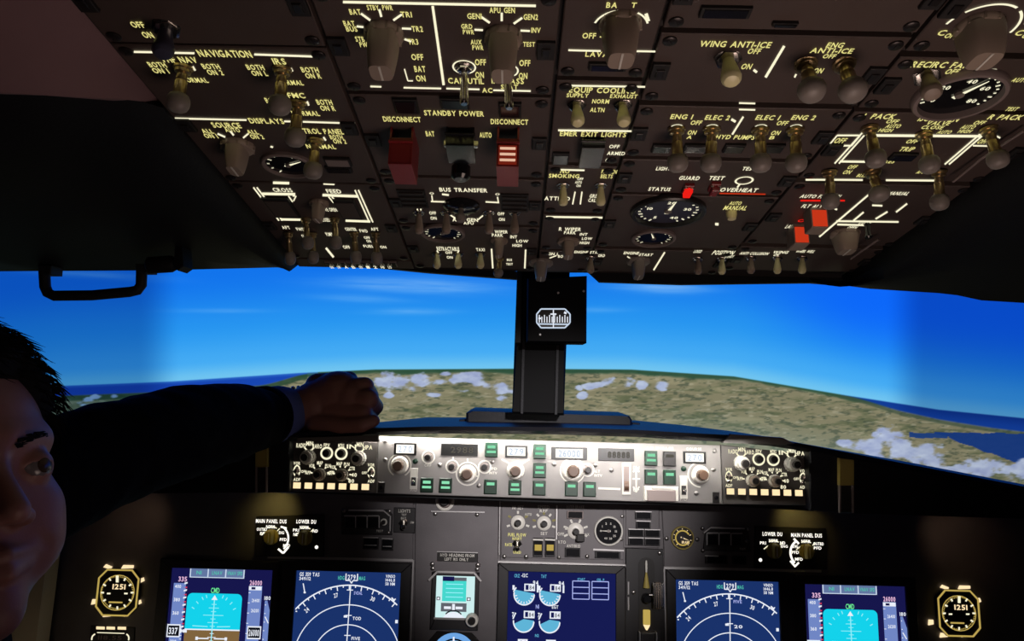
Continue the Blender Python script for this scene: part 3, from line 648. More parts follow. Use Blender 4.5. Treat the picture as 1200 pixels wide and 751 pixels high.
# ------------------------------------------------------------------ mode control panel
def numwin(m, x0, y0, x1, y1, bright, txt, tw=.8):
    cx, cy = (x0 + x1) / 2, (y0 + y1) / 2; a, v = m.pxu(cx, cy); c = m.p(cx, cy); b = MB()
    b.box((0, 0, .0008), ((x1 - x0) * a, (y1 - y0) * v, .0016), 'lcd_black', .0004); o = b.build('display_window', m.e, Matrix.Translation((c.x, c.y, 0)))
    b = MB()
    if bright:
        xx = (x1 - x0) * a * tw / 2; yy = (y1 - y0) * v * .36; b.box((0, 0, .0019), (xx * 2, yy * 2, .0006), 'lit_bright', .0001)
        o2 = b.build('lit_digits', o); l = MB(); l.v = []
        m.T(txt, cx, cy, (x1 - x0) * tw * .8, (y1 - y0) * .55, 's_fmaline', .0024, l)
    else:
        l = MB(); m.T(txt, cx + 3, cy, (x1 - x0) * .62, (y1 - y0) * .5, 'lcd_seg', .0019, l); o2 = o
    l.v = [(x - c.x, y - c.y, z) for x, y, z in l.v]; l.build('digits', o)
def gbutton(m, x, y, w=14, h=17, lit=2, dim=False):
    a, v = m.pxu(x, y); c = m.p(x, y); b = MB(); b.box((0, 0, .003), (w * a, h * v, .006), 'green_cap' if not dim else 'knob_dark', .0009)
    o = b.build('push_button', m.e, Matrix.Translation((c.x, c.y, 0))); b = MB()
    b.box((0, h * v * .2, .0062), (w * a * .62, h * v * .2, .0008), 'lit_green' if not dim else 'lcd_seg', .0001)
    if lit > 1: b.box((0, -h * v * .14, .0062), (w * a * .72, h * v * .16, .0008), 'lit_green', .0001)
    b.build('button_legend', o)
def rocker(m, x, y, w=9, h=24, mt='white_paint'):
    a, v = m.pxu(x, y); c = m.p(x, y); b = MB(); b.box((0, 0, .0008), (w * a, h * v, .0016), mt, .0004); o = b.build('rocker_plate', m.e, Matrix.Translation((c.x, c.y, 0)))
    b = MB(); b.box((0, -h * v * .12, .002), (w * a * .6, h * v * .4, .0012), 'knob_dark', .0003); b.lathe((0, -h * v * .12, .0026), [(w * a * .22, 0), (w * a * .25, .006), (w * a * .15, .0075)], 'chrome', 12); b.build('toggle_lever', o)

mc = Mod('mode_control_panel', 'bright grey autopilot panel in the glareshield centre with green buttons', 'control panel', MCPF, 644, 550)
mc.plate([(443.5, 511), (844, 521.5), (847, 591), (440.5, 578)], .010, 'mcp_grey', ch=.001)
m = mc
numwin(m, 462, 519, 488, 533, True, '270'); numwin(m, 592, 522, 618, 536, True, '279', .82); numwin(m, 646, 524, 688, 538.5, True, '26000', .76); numwin(m, 800.5, 529, 827, 543, True, '270', .8)
numwin(m, 517, 520, 560, 534, False, '2988'); numwin(m, 701, 525.5, 743, 540, False, '88888')
for x, y, r in ((468.5, 545, 6), (548, 555, 6), (604, 551.5, 6), (671, 551.5, 7), (820.5, 556, 6)): round_knob(m, x, y, r, .022, 'knob_brown', 'knob_white', 1.75)
for x, y, r, a0, a1 in ((468.5, 545, 14, -60, 240), (548, 555, 14, 0, 360), (820.5, 556, 15, 90, 270), (671, 551.5, 15, 0, 360)): m.arc(x, y, r, a0, a1, 1.6, 'white_paint')
for x, y in ((530, 546.5), (568, 547), (688.5, 550.5), (502, 535.5)): m.arc(x, y, 8, 0, 360, 1.6, 'white_paint'); round_knob(m, x, y, 3.6, .014, 'knob_dark', 'trim_grey', 1.3, 10)
for x, y in ((576, 527), (632.3, 529), (632.3, 551), (575, 570), (603.6, 571), (632, 571.5), (669.4, 572.5), (690.7, 573), (500.6, 568), (522.5, 568.5), (762.4, 536.7), (762.4, 558.6), (784, 559)):
    gbutton(m, x, y, 14.5, 17, 2 if (x < 580 and y < 569.) or y < 540 or x in (632.3, 603.6) else 1)
gbutton(m, 784, 537.5, 14.5, 17, 1, True)
rocker(m, 485, 561, 9, 25); rocker(m, 801, 571, 9, 27)
fast(m, (451.5, 539), (515.5, 545), (451, 517), (561, 569), (649.5, 544), (697.5, 545), (716.5, 551), (837.5, 528.5), (836, 550.4), (816, 578), (576.5, 541), kind='screw', sc=.75)
b = MB(); 
for x, y in ((486.6, 540.5), (801, 549)):
    c = m.p(x, y); b.lathe((c.x, c.y, 0), [(.004, 0), (.0036, .002), (.0022, .003)], 'green_cap', 16)
b.build('light_sensor', m.e)
# vertical speed wheel
a, v = m.pxu(734, 561); c = m.p(734, 561); b = MB(); b.box((0, 0, .0008), (10 * a, 37 * v, .0016), 'white_paint', .0004); o = b.build('wheel_bezel', m.e, Matrix.Translation((c.x, c.y, 0)))
b = MB(); b.box((0, 0, .0018), (6.5 * a, 30 * v, .0006), 'trim_grey', .0002); b.lathe((-2.5 * a, -8 * v, -.004), [(.009, 0), (.009, 5 * a)], 'knob_brown', 24, axis=(1, 0, 0)); b.build('thumb_wheel', o)
w_ = 'white_paint'
for q in ((745.5, 546, 745.5, 577), (741, 561, 750, 561), (742, 570, 745.5, 576), (749, 570, 745.5, 576), (742, 553, 745.5, 548), (749, 553, 745.5, 548), (701, 572, 727, 573, 2.4), (588, 538, 597, 543), (620, 538, 612, 543), (531, 535, 531, 540), (548, 537, 548, 542), (556, 557, 561, 558.5)):
    m.L(*q[:4], q[4] if len(q) > 4 else 1.8, w_)
for t in (('DN', 745.5, 548, 7, 4), ('UP', 745.5, 574, 7, 4), ('OFF', 501.5, 545, 8, 3.5), ('SPD', 578, 549, 9, 3), ('INTV', 578, 554, 9, 3), ('ALT', 699, 552, 8, 3), ('INTV', 701, 557, 9, 3), ('F/D', 485, 574, 8, 3), ('ON', 485, 551.5, 7, 3), ('F/D', 801, 585, 8, 3), ('ON', 801, 560.5, 7, 3),
          ('COURSE', 475, 516.5, 18, 3), ('MACH', 534, 517, 14, 3), ('HEADING', 605, 519.5, 18, 3), ('ALTITUDE', 667, 521.5, 24, 3), ('VERT SPEED', 722, 522.8, 30, 3), ('A/P ENGAGE', 773, 525, 32, 3), ('COURSE', 813, 526, 18, 3)): m.T(*t, w_)
# disengage bar
b = MB(); A = m.p(755, 571); B_ = m.p(793, 571); a, v = m.pxu(774, 578); c = m.p(774, 578)
b.box((0, 0, .003), (40 * a, 17 * v, .006), 'white_paint', .0008); o = b.build('disengage_bar', m.e, Matrix.Translation((c.x, c.y, 0)))
b = MB(); b.box((0, -2.5 * v, .0065), (33 * a, 13 * v, .004), 'trim_grey', .0008); b.box((0, 7 * v, .0065), (22 * a, 3 * v, .002), 'white_paint', .0004); b.build('bar_flap', o)
for x, y in ((447, 571), (839, 583)):
    a, v = m.pxu(x, y); c = m.p(x, y); b = MB(); b.box((0, 0, .001), (8 * a, 13 * v, .002), 'knob_dark', .0008); b.lathe((0, 0, .001), [(2.4 * a, 0), (2.2 * a, .003)], 'black_gloss', 14); b.build('latch', m.e, Matrix.Translation((c.x, c.y, 0)))
m.done()

# ------------------------------------------------------------------ side control panels of the glareshield
def efis(label, pts, ox, oy, mir):
    m = Mod('display_control_panel', label, 'control panel', MCPF, sum(p[0] for p in pts) / 4, sum(p[1] for p in pts) / 4)
    m.plate(pts, .008, 'efis_grey', ch=.001)
    f = lambda x: (ox + x)
    def concentric(x, y, r, hs=(.010, .018, .026), mts=('knob_white', 'knob_white', 'knob_dark')):
        a, _ = m.pxu(x, y); c = m.p(x, y); z = 0; par = m.e
        for k, (h, mt) in enumerate(zip(hs, mts)):
            rr = r * a * (1, .82, .5)[k]; b = MB(); b.lathe((0, 0, z), [(rr, 0), (rr, (h - z) * .8), (rr * .93, h - z)], mt, 36)
            for i in range(18):
                q = 2 * math.pi * i / 18; b.box((math.cos(q) * rr, math.sin(q) * rr, z + (h - z) * .4), (rr * .1, rr * .1, (h - z) * .7), mt)
            o = b.build(('knob_skirt', 'outer_knob', 'inner_knob')[k], par, Matrix.Translation((c.x, c.y, 0)) if k == 0 else None); par = m.e if k else par
            if k == 0: top = o
            z = h
            if k == 0: par = top
            elif k == 1: par = top
    yl = lambda x, y: y + (x - pts[0][0]) * .0227 + oy
    L_ = lambda *t: m.T(t[0], t[1], yl(t[1], t[2]), t[3], t[4], 'lit_white')
    S = (345 if not mir else 851)
    x1, x2 = S + 17, S + 76
    for xx, nm in ((x1, ('RADIO', 'BARO')), (x2, ('IN', 'HPA'))):
        concentric(xx, yl(xx, 535), 8.5)
        L_(nm[0], xx - 9, 521.5, 11, 5); L_(nm[1], xx + 10, 522, 11, 5); L_('MIN', xx + 1, 519, 8, 5); 
        m.L(xx - 5, yl(xx, 524), xx - 2, yl(xx, 527), 1.6); m.L(xx + 6, yl(xx, 524), xx + 3, yl(xx, 527), 1.6)
    for xx in (S + 38, S + 55):
        m.arc(xx, yl(xx, 530), 7.5, 0, 360, 2.2, 'lit_white'); round_knob(m, xx, yl(xx, 530), 4.4, .007, 'knob_dark', 'knob_dark', 1.1); L_('FPV' if xx < S + 40 else 'MTRS', xx, 520.5, 7, 4)
    for xx, n in ((S + 30, 5), (S + 56, 7)):
        concentric(xx, yl(xx, 555), 7.2, (.008, .016, .020), ('knob_white', 'knob_grey', 'knob_dark'))
        for i in range(n):
            q = R(175 - (i * (170 if n == 5 else 215) / (n - 1))); X = xx + math.cos(q) * 14; Yp = yl(xx, 554) - math.sin(q) * 12.5
            m.T(['APP', 'VOR', 'MAP', 'PLN', 'CTR', '40', '80'][i], X, Yp, 6.5, 4.2, 'lit_white'); m.L(xx + math.cos(q) * 8.5, yl(xx, 554) - math.sin(q) * 8, xx + math.cos(q) * 11, yl(xx, 554) - math.sin(q) * 10, 1.5)
    for xx, s in ((S + 3, 1), (S + 90, -1)):
        m.arc(xx, yl(xx, 551.5), 4.2, 0, 360, 1.6, 'lit_white', ry=7); toggle(m, xx, yl(xx, 552), xx, yl(xx, 556), 'bat_chrome', .010, .8)
        L_('VOR', xx, 542.5, 8, 3.6); L_('ADF', xx, 561.5, 8, 3.6); L_('OFF', xx + s * 8, 552, 6, 3)
    for i, t in enumerate(('WXR', 'STA', 'WPT', 'ARPT', 'DATA', 'POS', 'TERR')):
        xx = S + 4 + i * 13.3; a, v = m.pxu(xx, 568); c = m.p(xx, yl(xx, 568.3)); b = MB(); b.box((0, 0, .002), (10 * a, 8.5 * v, .004), 'knob_dark', .0006)
        o = b.build('push_button', m.e, Matrix.Translation((c.x, c.y, 0))); b = MB(); b.box((0, 0, .0045), (8.6 * a, 7 * v, .0012), 'lit_warm', .0003); b.build('button_cap', o)
    m.done(); return m
efis('dark panel with glowing square keys below the hand, left end of glareshield', [(341, 516.5), (443, 517.5), (440.5, 578), (340, 575.5)], 0, 0, False)
efis('dark panel with glowing square keys at the right end of the glareshield', [(845, 521), (951, 533), (951, 592.5), (847.5, 591)], 0, 7, True)

# ------------------------------------------------------------------ main instrument panel and what is set in it
mp = Mod('main_instrument_panel', 'wide dark grey instrument board below the glareshield', 'instrument panel', MIPF, 640, 660)
mp.plate([(60, 572), (1236, 590), (1250, 905), (30, 905)], .03, 'mip_grey', 'board', .002, top=-.0032)
for pts in ([(64, 574), (484.5, 579), (481.5, 905), (38, 905)], [(487, 579), (584, 580), (582.5, 905), (484, 905)], [(586.5, 580), (773, 582), (772.5, 642), (731, 642), (731, 905), (585, 905)], [(775, 582), (1232, 594), (1246, 905), (779.5, 905), (778, 642)]):
    mp.plate(pts, .003, 'mip_grey', 'panel_section', .0008)
for q in ((314, 652.5, 484, 656.5, 3), (484.5, 656, 481, 760, 2), (583.5, 658, 733, 662.5, 3), (777.5, 665, 962, 669, 3), (778, 666, 780.5, 760, 1.8), (505, 599, 568, 600, 1.6), (652.5, 592, 652, 632, 1.8), (586, 581, 585, 650, 1.2)):
    b = MB(); x0, y0, x1, y1, th = q; A = mp.p(x0, y0); B_ = mp.p(x1, y1); a, v = mp.pxu(x0, y0); d = (B_ - A); d.z = 0; L = d.length; d.normalize(); nn = Vector((-d.y, d.x, 0)) * th * a / 2
    b.prism([tuple((A + nn)[:2]), tuple((B_ + nn)[:2]), tuple((B_ - nn)[:2]), tuple((A - nn)[:2])], 0, .0025, 'edge_silver', .0004); b.build('edge_trim', mp.e)
fast(mp, (559, 603), (510, 602), (616.5, 653), (655, 653), (729, 605), (728, 632), (768, 648), (781, 631), (817, 632), (507, 666), (559, 667), (470, 600), kind='screw', sc=.8)
mp.done()

class Disp(Mod):
    """a square display: housing ring, glass and drawn symbols in its own 0..1 square"""
    def __init__(s, label, x0, y0, wpx, bg, bw=(14, 14), bt=12, nm='display_unit', hx=1.0, group=None):
        super().__init__(nm, label, 'display', MIPF, x0 + wpx / 2, y0 + wpx * .5, group)
        A = s.p(x0, y0); a, v = s.pxu(x0, y0); s.W = wpx * a; s.H = s.W * hx; s.A = A; X, Y = A.x, A.y; W, H = s.W, s.H
        l, r, t, bb = bw[0] * a, bw[1] * a, bt * a, 12 * a
        b = MB()
        for q in ([(X - l, Y - H - bb), (X, Y - H), (X, Y), (X - l, Y + t)], [(X + W, Y - H), (X + W + r, Y - H - bb), (X + W + r, Y + t), (X + W, Y)], [(X - l, Y + t), (X, Y), (X + W, Y), (X + W + r, Y + t)], [(X - l, Y - H - bb), (X + W + r, Y - H - bb), (X + W, Y - H), (X, Y - H)]):
            b.prism(q, 0, .007, 'bezel', .0008)
        b.build('bezel', s.e)
        g = MB(); g.prism([(X, Y - H), (X + W, Y - H), (X + W, Y), (X, Y)], .0, .0028, bg); s.scr = g.build('screen', s.e)
        s.g = MB(); s.k = 0
    def q(s, a, b): s.k += 1; return (s.A.x + a * s.W, s.A.y - b * s.H)
    def P(s, pts, m, z=0): q = [s.q(*p) for p in pts]; q = ensure_ccw(q); s.g.add([(x, y, .0030 + z * .0001) for x, y in q], [tuple(range(len(q)))], m)
    def rect(s, a0, b0, a1, b1, m, z=0): s.P([(a0, b0), (a1, b0), (a1, b1), (a0, b1)], m, z)
    def ln(s, a0, b0, a1, b1, m='s_white', w=.008, z=4):
        d = Vector((a1 - a0, b1 - b0)); d.normalize(); n = Vector((-d.y, d.x)) * w / 2
        s.P([(a0 + n.x, b0 + n.y), (a1 + n.x, b1 + n.y), (a1 - n.x, b1 - n.y), (a0 - n.x, b0 - n.y)], m, z)
    def ar(s, a, b, r, t0, t1, m='s_white', w=.01, z=3, n=40):
        for i in range(n):
            u, v = R(t0 + (t1 - t0) * i / n), R(t0 + (t1 - t0) * (i + 1) / n)
            p = [(a + math.cos(u) * r, b - math.sin(u) * r), (a + math.cos(v) * r, b - math.sin(v) * r), (a + math.cos(v) * (r - w), b - math.sin(v) * (r - w)), (a + math.cos(u) * (r - w), b - math.sin(u) * (r - w))]
            if all(0 <= x <= 1 and 0 <= y <= 1 for x, y in p): s.P(p, m, z)
    def tx(s, t, a, b, w, h, m='s_white', z=5, rot=0):
        t = t.upper(); W = 0; lay = []
        for c in t:
            if c == ' ': W += .42; continue
            lay.append((c, W)); W += GL[c][2] + .11
        W -= .11; su = w * s.W / W; sv = h * s.W / .72; cx, cy = s.q(a, b); ca, sa = math.cos(R(rot)), math.sin(R(rot))
        for c, x in lay:
            vs, fs, _ = GL[c]; o = []
            for X, Y in vs: u, v = (X + x - W / 2) * su, (Y - .36) * sv; o.append((cx + u * ca - v * sa, cy + u * sa + v * ca, .0030 + z * .0001))
            s.g.add(o, fs, m)
    def fin(s): s.g.build('screen_symbols', s.e); s.done(); return s
def ensure_ccw(q):
    A = sum(q[i][0] * q[(i + 1) % len(q)][1] - q[(i + 1) % len(q)][0] * q[i][1] for i in range(len(q)))
    return q if A > 0 else q[::-1]
def rrect(a0, b0, a1, b1, r, n=6):
    pts = []
    for cx, cy, t in ((a1 - r, b0 + r, 0), (a0 + r, b0 + r, 90), (a0 + r, b1 - r, 180), (a1 - r, b1 - r, 270)):
        for i in range(n + 1): q = R(t + 90 * i / n); pts.append((cx + math.cos(q) * r, cy - math.sin(q) * r))
    return pts
def pfd(label, x0, y0, w, bw):
    d = Disp(label, x0, y0, w, 's_navy', bw, 10, group='flight displays of the two pilots')
    d.rect(.185, .005, .715, .085, 's_fma')
    for x in (.185, .36, .535, .715): d.ln(x, .005, x, .088, 's_fmaline', .012)
    d.ln(.185, .085, .715, .085, 's_fmaline', .008)
    d.tx('N1', .27, .04, .05, .035, 's_teal'); d.tx('LNAV', .45, .04, .10, .035, 's_teal'); d.tx('VNAV SPD', .625, .04, .15, .035, 's_teal')
    d.tx('335', .115, .105, .085, .045, 's_magenta'); d.tx('26000', .84, .125, .12, .045, 's_magenta'); d.tx('CMD', .445, .205, .085, .05, 's_green')
    d.rect(.03, .145, .15, .98, 's_tape')
    for i, t in enumerate(('400', '380', '360', '320', '300')): yy = (.175, .30, .425, .69, .82)[i]; d.tx(t, .075, yy, .06, .032)
    for i in range(13): yy = .15 + i * .034; d.P([(.135, yy), (.165, yy - .008), (.165, yy + .008)] if i % 2 else [(.135, yy - .01), (.165, yy - .018), (.165, yy - .002), (.135, yy + .006)], 's_red' if i % 2 else 's_white', 3)
    for i in range(12): d.ln(.13, .6 + i * .033, .15, .6 + i * .033, w=.006)
    d.rect(-.0 + .005, .53, .135, .65, 's_white', 6); d.rect(.015, .542, .125, .638, 's_black', 7); d.tx('337', .068, .59, .085, .06, z=9); d.P([(.135, .565), (.165, .59), (.135, .615)], 's_white', 6); d.rect(.16, .575, .20, .605, 's_white', 6)
    d.P(rrect(.175, .235, .715, .72, .05) , 's_cyan', 1); d.P(rrect(.175, .58, .715, .93, .05), 's_brown', 2); d.rect(.175, .575, .715, .62, 's_brown', 2)
    d.rect(.175, .568, .715, .58, 's_white', 3)
    for i in range(1, 8):
        L = .10 if i % 4 == 0 else (.05 if i % 2 == 0 else .025)
        d.ln(.445 - L, .575 - i * .034, .445 + L, .575 - i * .034, 's_skyline', .006)
        if i < 6: d.ln(.445 - L * .8, .575 + i * .034, .445 + L * .8, .575 + i * .034, 's_white', .006)
    d.ln(.445, .28, .445, .72, 's_skyline', .01, 4); d.P([(.445, .25), (.475, .295), (.415, .295)], 's_white', 5)
    for k in (-60, -45, -30, -20, 20, 30, 45, 60): q = R(90 - k); d.ln(.445 + math.cos(q) * .22, .5 - math.sin(q) * .235, .445 + math.cos(q) * .25, .5 - math.sin(q) * .265, 's_skyline', .008)
    d.ln(.30, .655, .42, .655, 's_white', .012, 6); d.ln(.47, .655, .59, .655, 's_white', .012, 6); d.rect(.29, .64, .315, .67, 's_white', 6); d.rect(.575, .64, .60, .67, 's_white', 6); d.ln(.25, .54, .40, .545, 's_skyline', .008); d.ln(.49, .545, .62, .54, 's_skyline', .008)
    d.rect(.775, .155, .905, .98, 's_tape'); d.rect(.775, .158, .90, .195, 's_white', 4); d.rect(.80, .166, .84, .188, 's_navy', 5)
    for i, t in enumerate(('26400', '26200', '25800')): d.tx(t, .85, (.29, .385, .72)[i], .075, .032)
    for i in range(8): d.ln(.775, .22 + i * .095, .795, .22 + i * .095, w=.006)
    d.rect(.79, .53, .925, .65, 's_white', 6); d.rect(.80, .542, .915, .638, 's_black', 7); d.tx('26000', .857, .59, .10, .06, z=9)
    d.P([(.94, .29), (.965, .29), (1.0, .40), (1.0, .78), (.965, .88), (.94, .88)], 's_tape', 1); d.tx('180', .965, .265, .06, .035); d.ln(.955, .44, .99, .50, w=.01)
    for i in range(7): d.ln(.945, .33 + i * .08, .955, .33 + i * .08, w=.008)
    return d.fin()
def nd(label, x0, y0, w, bw, mk):
    d = Disp(label, x0, y0, w, 's_blue', bw, 11, group='map displays of the two pilots')
    d.tx('GS 359 TAS', .125, .035, .19, .035); d.tx('349/12', .085, .075, .11, .03); d.ln(.07, .12, .09, .20, w=.010); d.rect(.08, .195, .10, .21, 's_white', 4)
    d.tx('HDG', .43, .06, .06, .035, 's_teal'); d.tx('MAG', .63, .06, .06, .035, 's_teal'); d.tx('279', .53, .052, .075, .045)
    for a, b2 in (((.475, .02), (.475, .085)), ((.585, .02), (.585, .085))): d.ln(*a, *b2, w=.01)
    d.ln(.475, .083, .515, .083, w=.01); d.ln(.545, .083, .585, .083, w=.01); d.ln(.515, .083, .53, .108, w=.01); d.ln(.545, .083, .53, .108, w=.01)
    for i, t in enumerate(('VINSO', '1446.8', '58 NM')): d.tx(t, .90, .035 + i * .035, .09, .028)
    cx, cy = .525, .81
    for r in (.69, .51, .33, .145): d.ar(cx, cy, r, 5, 175, w=.012 if r > .6 else .009, n=70)
    for k in range(-9, 10):
        q = R(90 - k * 5 + 1); L = .045 if k % 2 == 0 else .022
        p = [(cx + math.cos(q) * z, cy - math.sin(q) * z) for z in (.685, .685 - L)]
        if all(.01 < x < .99 for x, y in p): d.ln(*p[0], *p[1], w=.010)
    for t, k in (('24', -42), ('27', -13), ('30', 21)):
        q = R(90 - k); d.tx(t, cx + math.cos(q) * .605, cy - math.sin(q) * .605, .04, .04, rot=-k)
    d.ln(.525, .12, .515, .80, w=.009)
    for i, t in enumerate(mk): yy = (.19, .42, .60)[i]; d.ln(.49, yy - .02, .55, yy - .02, w=.008); d.tx(t, .60, yy + .005, .08, .03, 's_white' if i else 's_lav')
    d.rect(.475, .40, .51, .42, 's_white', 4); d.rect(.015, .37, .03, .38, 's_white', 4); d.rect(.965, .43, .99, .46, 's_white', 4); d.ln(.92, .23, .95, .26, w=.014); d.ln(.93, .26, .96, .24, w=.01)
    return d.fin()
pfd('flight display with cyan sky over brown ground, on the left by the clock', 203, 664.5, 118, (14, 12))
nd('navigation map display with white range arcs, just left of the small standby display', 348.5, 667.5, 122, (22, 12), ('SVDAL', 'TOD', 'FIVE'))
nd('navigation map display with white range arcs, just right of the gear lever', 791, 678, 120, (11, 20), ('FIVE', '20', 'SOG'))
pfd('flight display with cyan sky, on the right side by the clock', 941.5, 683.5, 117, (14, 12))
d = Disp('engine display with two rows of half-filled cyan dials on navy glass', 596, 668.5, 125, 's_eicas', (12, 11), 9)
for r, by in ((0, .205), (1, .445)):
    for c_ in (0, 1):
        a, b2 = .15 + .24 * c_, by
        d.P([(a + math.cos(R(t)) * .095, b2 + math.sin(R(t)) * .095) for t in (range(-5, 186, 10) if r == 0 else range(-5, 166, 10))] + ([(a - .09, b2 - .04)] if r == 0 else [(a - .0, b2 - .02)]), 's_dial', 1)
        d.ar(a, b2, .10, -190 if r == 0 else -185, 0, w=.012, n=30); d.ln(a - .10, b2 - .02, a - .075, b2 - .075 if r else b2 - .06, w=.012); d.tx('1' if r == 0 else '7', a - .10, b2 - .06, .02, .04)
        d.rect(a - .0, b2 - .095, a + .10, b2 - .03, 's_white', 4); d.rect(a + .012, b2 - .085, a + .04, b2 - .04, 's_eicas', 5); d.tx('84', a + .07, b2 - .062, .045, .038, 's_grey', 7)
        if r == 0:
            d.tx('94', a + .105, b2 - .105, .05, .04); d.ln(a + .125, b2 - .09, a + .125, b2 - .02, w=.016)
            for t in range(10, 180, 20): d.ln(a + math.cos(R(t)) * .085, b2 + math.sin(R(t)) * .085, a + math.cos(R(t)) * .066, b2 + math.sin(R(t)) * .066, w=.008)
d.tx('CRZ', .08, .04, .05, .03, 's_dial'); d.tx('-12C', .15, .035, .06, .032); d.tx('TAT', .33, .04, .05, .03, 's_dial'); d.tx('N1', .275, .31, .03, .035, 's_lav'); d.tx('EGT', .44, .31, .06, .03); d.tx('N2', .275, .565, .035, .025, 's_dial'); d.tx('FF', .275, .63, .03, .025, 's_dial')
for a in (.60, .78):
    for b2 in (.075, .13, .185, .235): d.ln(a, b2, a + .155, b2, 's_lav', .008)
    for x in (a, a + .155): d.ln(x, .075, x, .235, 's_lav', .008)
    d.tx('START' if a < .7 else 'OIL P', a + .08, .058, .07, .022, 's_dial')
for a in (.10, .36): d.rect(a, .60, a + .09, .66, 's_white', 3); d.tx('2.1', a + .045, .63, .05, .035, 's_eicas')
d.ar(.15, .80, .08, -180, 0); d.ar(.39, .80, .08, -180, 0)
d.fin()
# standby display
d = Disp('small square standby attitude display with a round white-ringed knob at its lower right', 512, 673.5, 45, 's_pale', (5, 5), 4, hx=1.06)
d.rect(.16, .02, .46, .13, 's_navy', 3); d.rect(.46, .04, .78, .12, 's_grey', 2); d.rect(.16, .12, .78, .60, 's_turq', 2); d.rect(.16, .60, .78, .64, 's_pale', 3); d.rect(.14, .64, .80, .84, 's_grey', 3)
for i in range(4): d.ln(.25, .2 + i * .1, .7, .2 + i * .1, 's_skyline', .02)
d.rect(.22, .72, .40, .78, 's_white', 5); d.rect(.52, .72, .70, .78, 's_white', 5); d.rect(.43, .66, .50, .80, 's_white', 5); d.P([(.2, .98), (.3, .88), (.47, .84), (.64, .88), (.76, .98)], 's_white', 4); d.ar(.47, 1.1, .30, 45, 135, 's_black', .03, 5)
d.rect(.02, .5, .11, .58, 's_black', 5); d.rect(.80, .5, .90, .58, 's_black', 5); d.rect(.04, .515, .09, .565, 's_white', 6); d.rect(.82, .515, .88, .565, 's_white', 6)
for q in ((503, 679, 513, 669, 2.2), (513, 669, 556, 670, 2.4), (556, 670, 564, 680, 2.2), (509, 723, 548, 724, 2.4)): d.L(*q, 'edge_silver', .0076)
for x, y in ((506.5, 661), (560, 662)): fast(d, (x, y), kind='screw', sc=.9)
c = d.p(553.5, 724.5); a, v = d.pxu(553, 724); b = MB(); b.lathe((0, 0, .006), [(7.5 * a, 0), (7.5 * a, .008), (6.6 * a, .010), (4.6 * a, .010)], 'knob_white', 28); b.lathe((0, 0, .006), [(4.6 * a, 0), (4.4 * a, .013), (3.6 * a, .0145)], 'knob_dark', 24); b.build('rotary_knob', d.e, Matrix.Translation((c.x, c.y, 0)))
d.fin()
# radio compass below it
m = Mod('radio_compass', 'pale blue compass dial at the bottom edge under the small standby display', 'gauge', MIPF, 532, 765)
m.plate([(501, 752), (512, 739), (553, 741), (563, 752), (563, 780), (553, 795), (511, 795), (501, 780)], .0039, 'knob_dark', 'housing', top=.004)
b = MB(); c = m.p(532, 768); a, v = m.pxu(532, 768); b.lathe((c.x, c.y, .004), [(26 * a, 0), (26 * a, .0006)], 's_rmi', 40); b.build('dial', m.e)
m.arc(532, 768, 20, 0, 360, 2, 's_black', .0054)
for k in range(0, 360, 30): q = R(k); m.L(532 + math.cos(q) * 17, 768 - math.sin(q) * 17, 532 + math.cos(q) * 20, 768 - math.sin(q) * 20, 2, 's_black', .0056)
m.L(532, 745, 532, 790, 2, 's_white', .0058); m.done('dial_marks')

# small units above the displays
def unit(name, label, pts, mt='bezel', t=.004, cat='control panel', top=None):
    m = Mod(name, label, cat, MIPF, sum(p[0] for p in pts) / len(pts), sum(p[1] for p in pts) / len(pts), h=t)
    m.plate(pts, t - .0001, mt); return m
def sub(m): m.h0 = m.h0
class Shift: pass
def duo(label, pts, k1, k2, arcx, s):
    m = unit('display_selector_panel', label, pts, 'bezel')
    dy = 0 if s > 0 else 16.5
    xs = [k1, k2]
    for xx in xs:
        y0 = 629 + dy + (xx - (318 if s > 0 else 918)) * .02; bar_knob(m, xx, y0, 9, .014, 0, 'gold_tan', True, .9, .45)
        m.arc(xx, y0, 12, 60, 120, 1.2, 'lit_white'); m.T('NORM', xx - 1, y0 - 12, 10, 3.8, 'lit_bright'); m.L(xx - 7, y0 - 6, xx - 12, y0 - 2, 1.2); m.L(xx + 7, y0 - 7, xx + 10, y0 - 10, 1.2)
    return m, dy
m, dy = duo('dark selector panel with two gold knobs, above the left map display', [(300, 605), (380, 602.5), (379.5, 652.5), (298, 652)], 318, 357.5, 333, 1)
TT(m, [('MAIN PANEL DUS', 318, 610.5, 36, 4.5), ('LOWER DU', 359, 611, 23, 4.5), ('OUTBD', 307, 620, 12, 3.5), ('PFD', 309, 625, 8, 3.5), ('ENG', 330, 624, 6, 3.5), ('PFD', 332, 632, 8, 3.5), ('MFD', 336, 639, 8, 3.5), ('PRI', 347, 621, 7, 3.5), ('ND', 347, 626, 6, 3.5), ('ND', 369.5, 622, 6, 3.5)], 'lit_bright')
m.arc(322, 631, 17, -45, 55, 2, 'lit_bright'); LL(m, [(329, 617, 336, 619, 2.2), (326, 643, 332, 648, 2.4), (338, 641, 332, 648, 2.4)], 'lit_bright'); m.arc(371, 641, 2, 0, 360, 2, 'lit_bright'); m.done()
m, dy = duo('dark selector panel with two gold knobs, above the right flight display', [(885, 616), (968, 619), (969, 667), (884, 665)], 907, 945, 930, -1)
TT(m, [('LOWER DU', 905, 625.5, 23, 4.5), ('MAIN PANEL DUS', 945, 627, 36, 4.5), ('PRI', 894, 636, 7, 3.5), ('ND', 917, 636, 6, 3.5), ('ENG', 919, 640, 8, 3), ('OUTBD', 959, 637, 12, 3.5), ('PFD', 958, 642, 9, 3.5), ('ENG', 932, 640, 6, 3.5), ('PFD', 932, 647, 8, 3.5), ('MFD', 936, 655, 9, 3.5)], 'lit_bright')
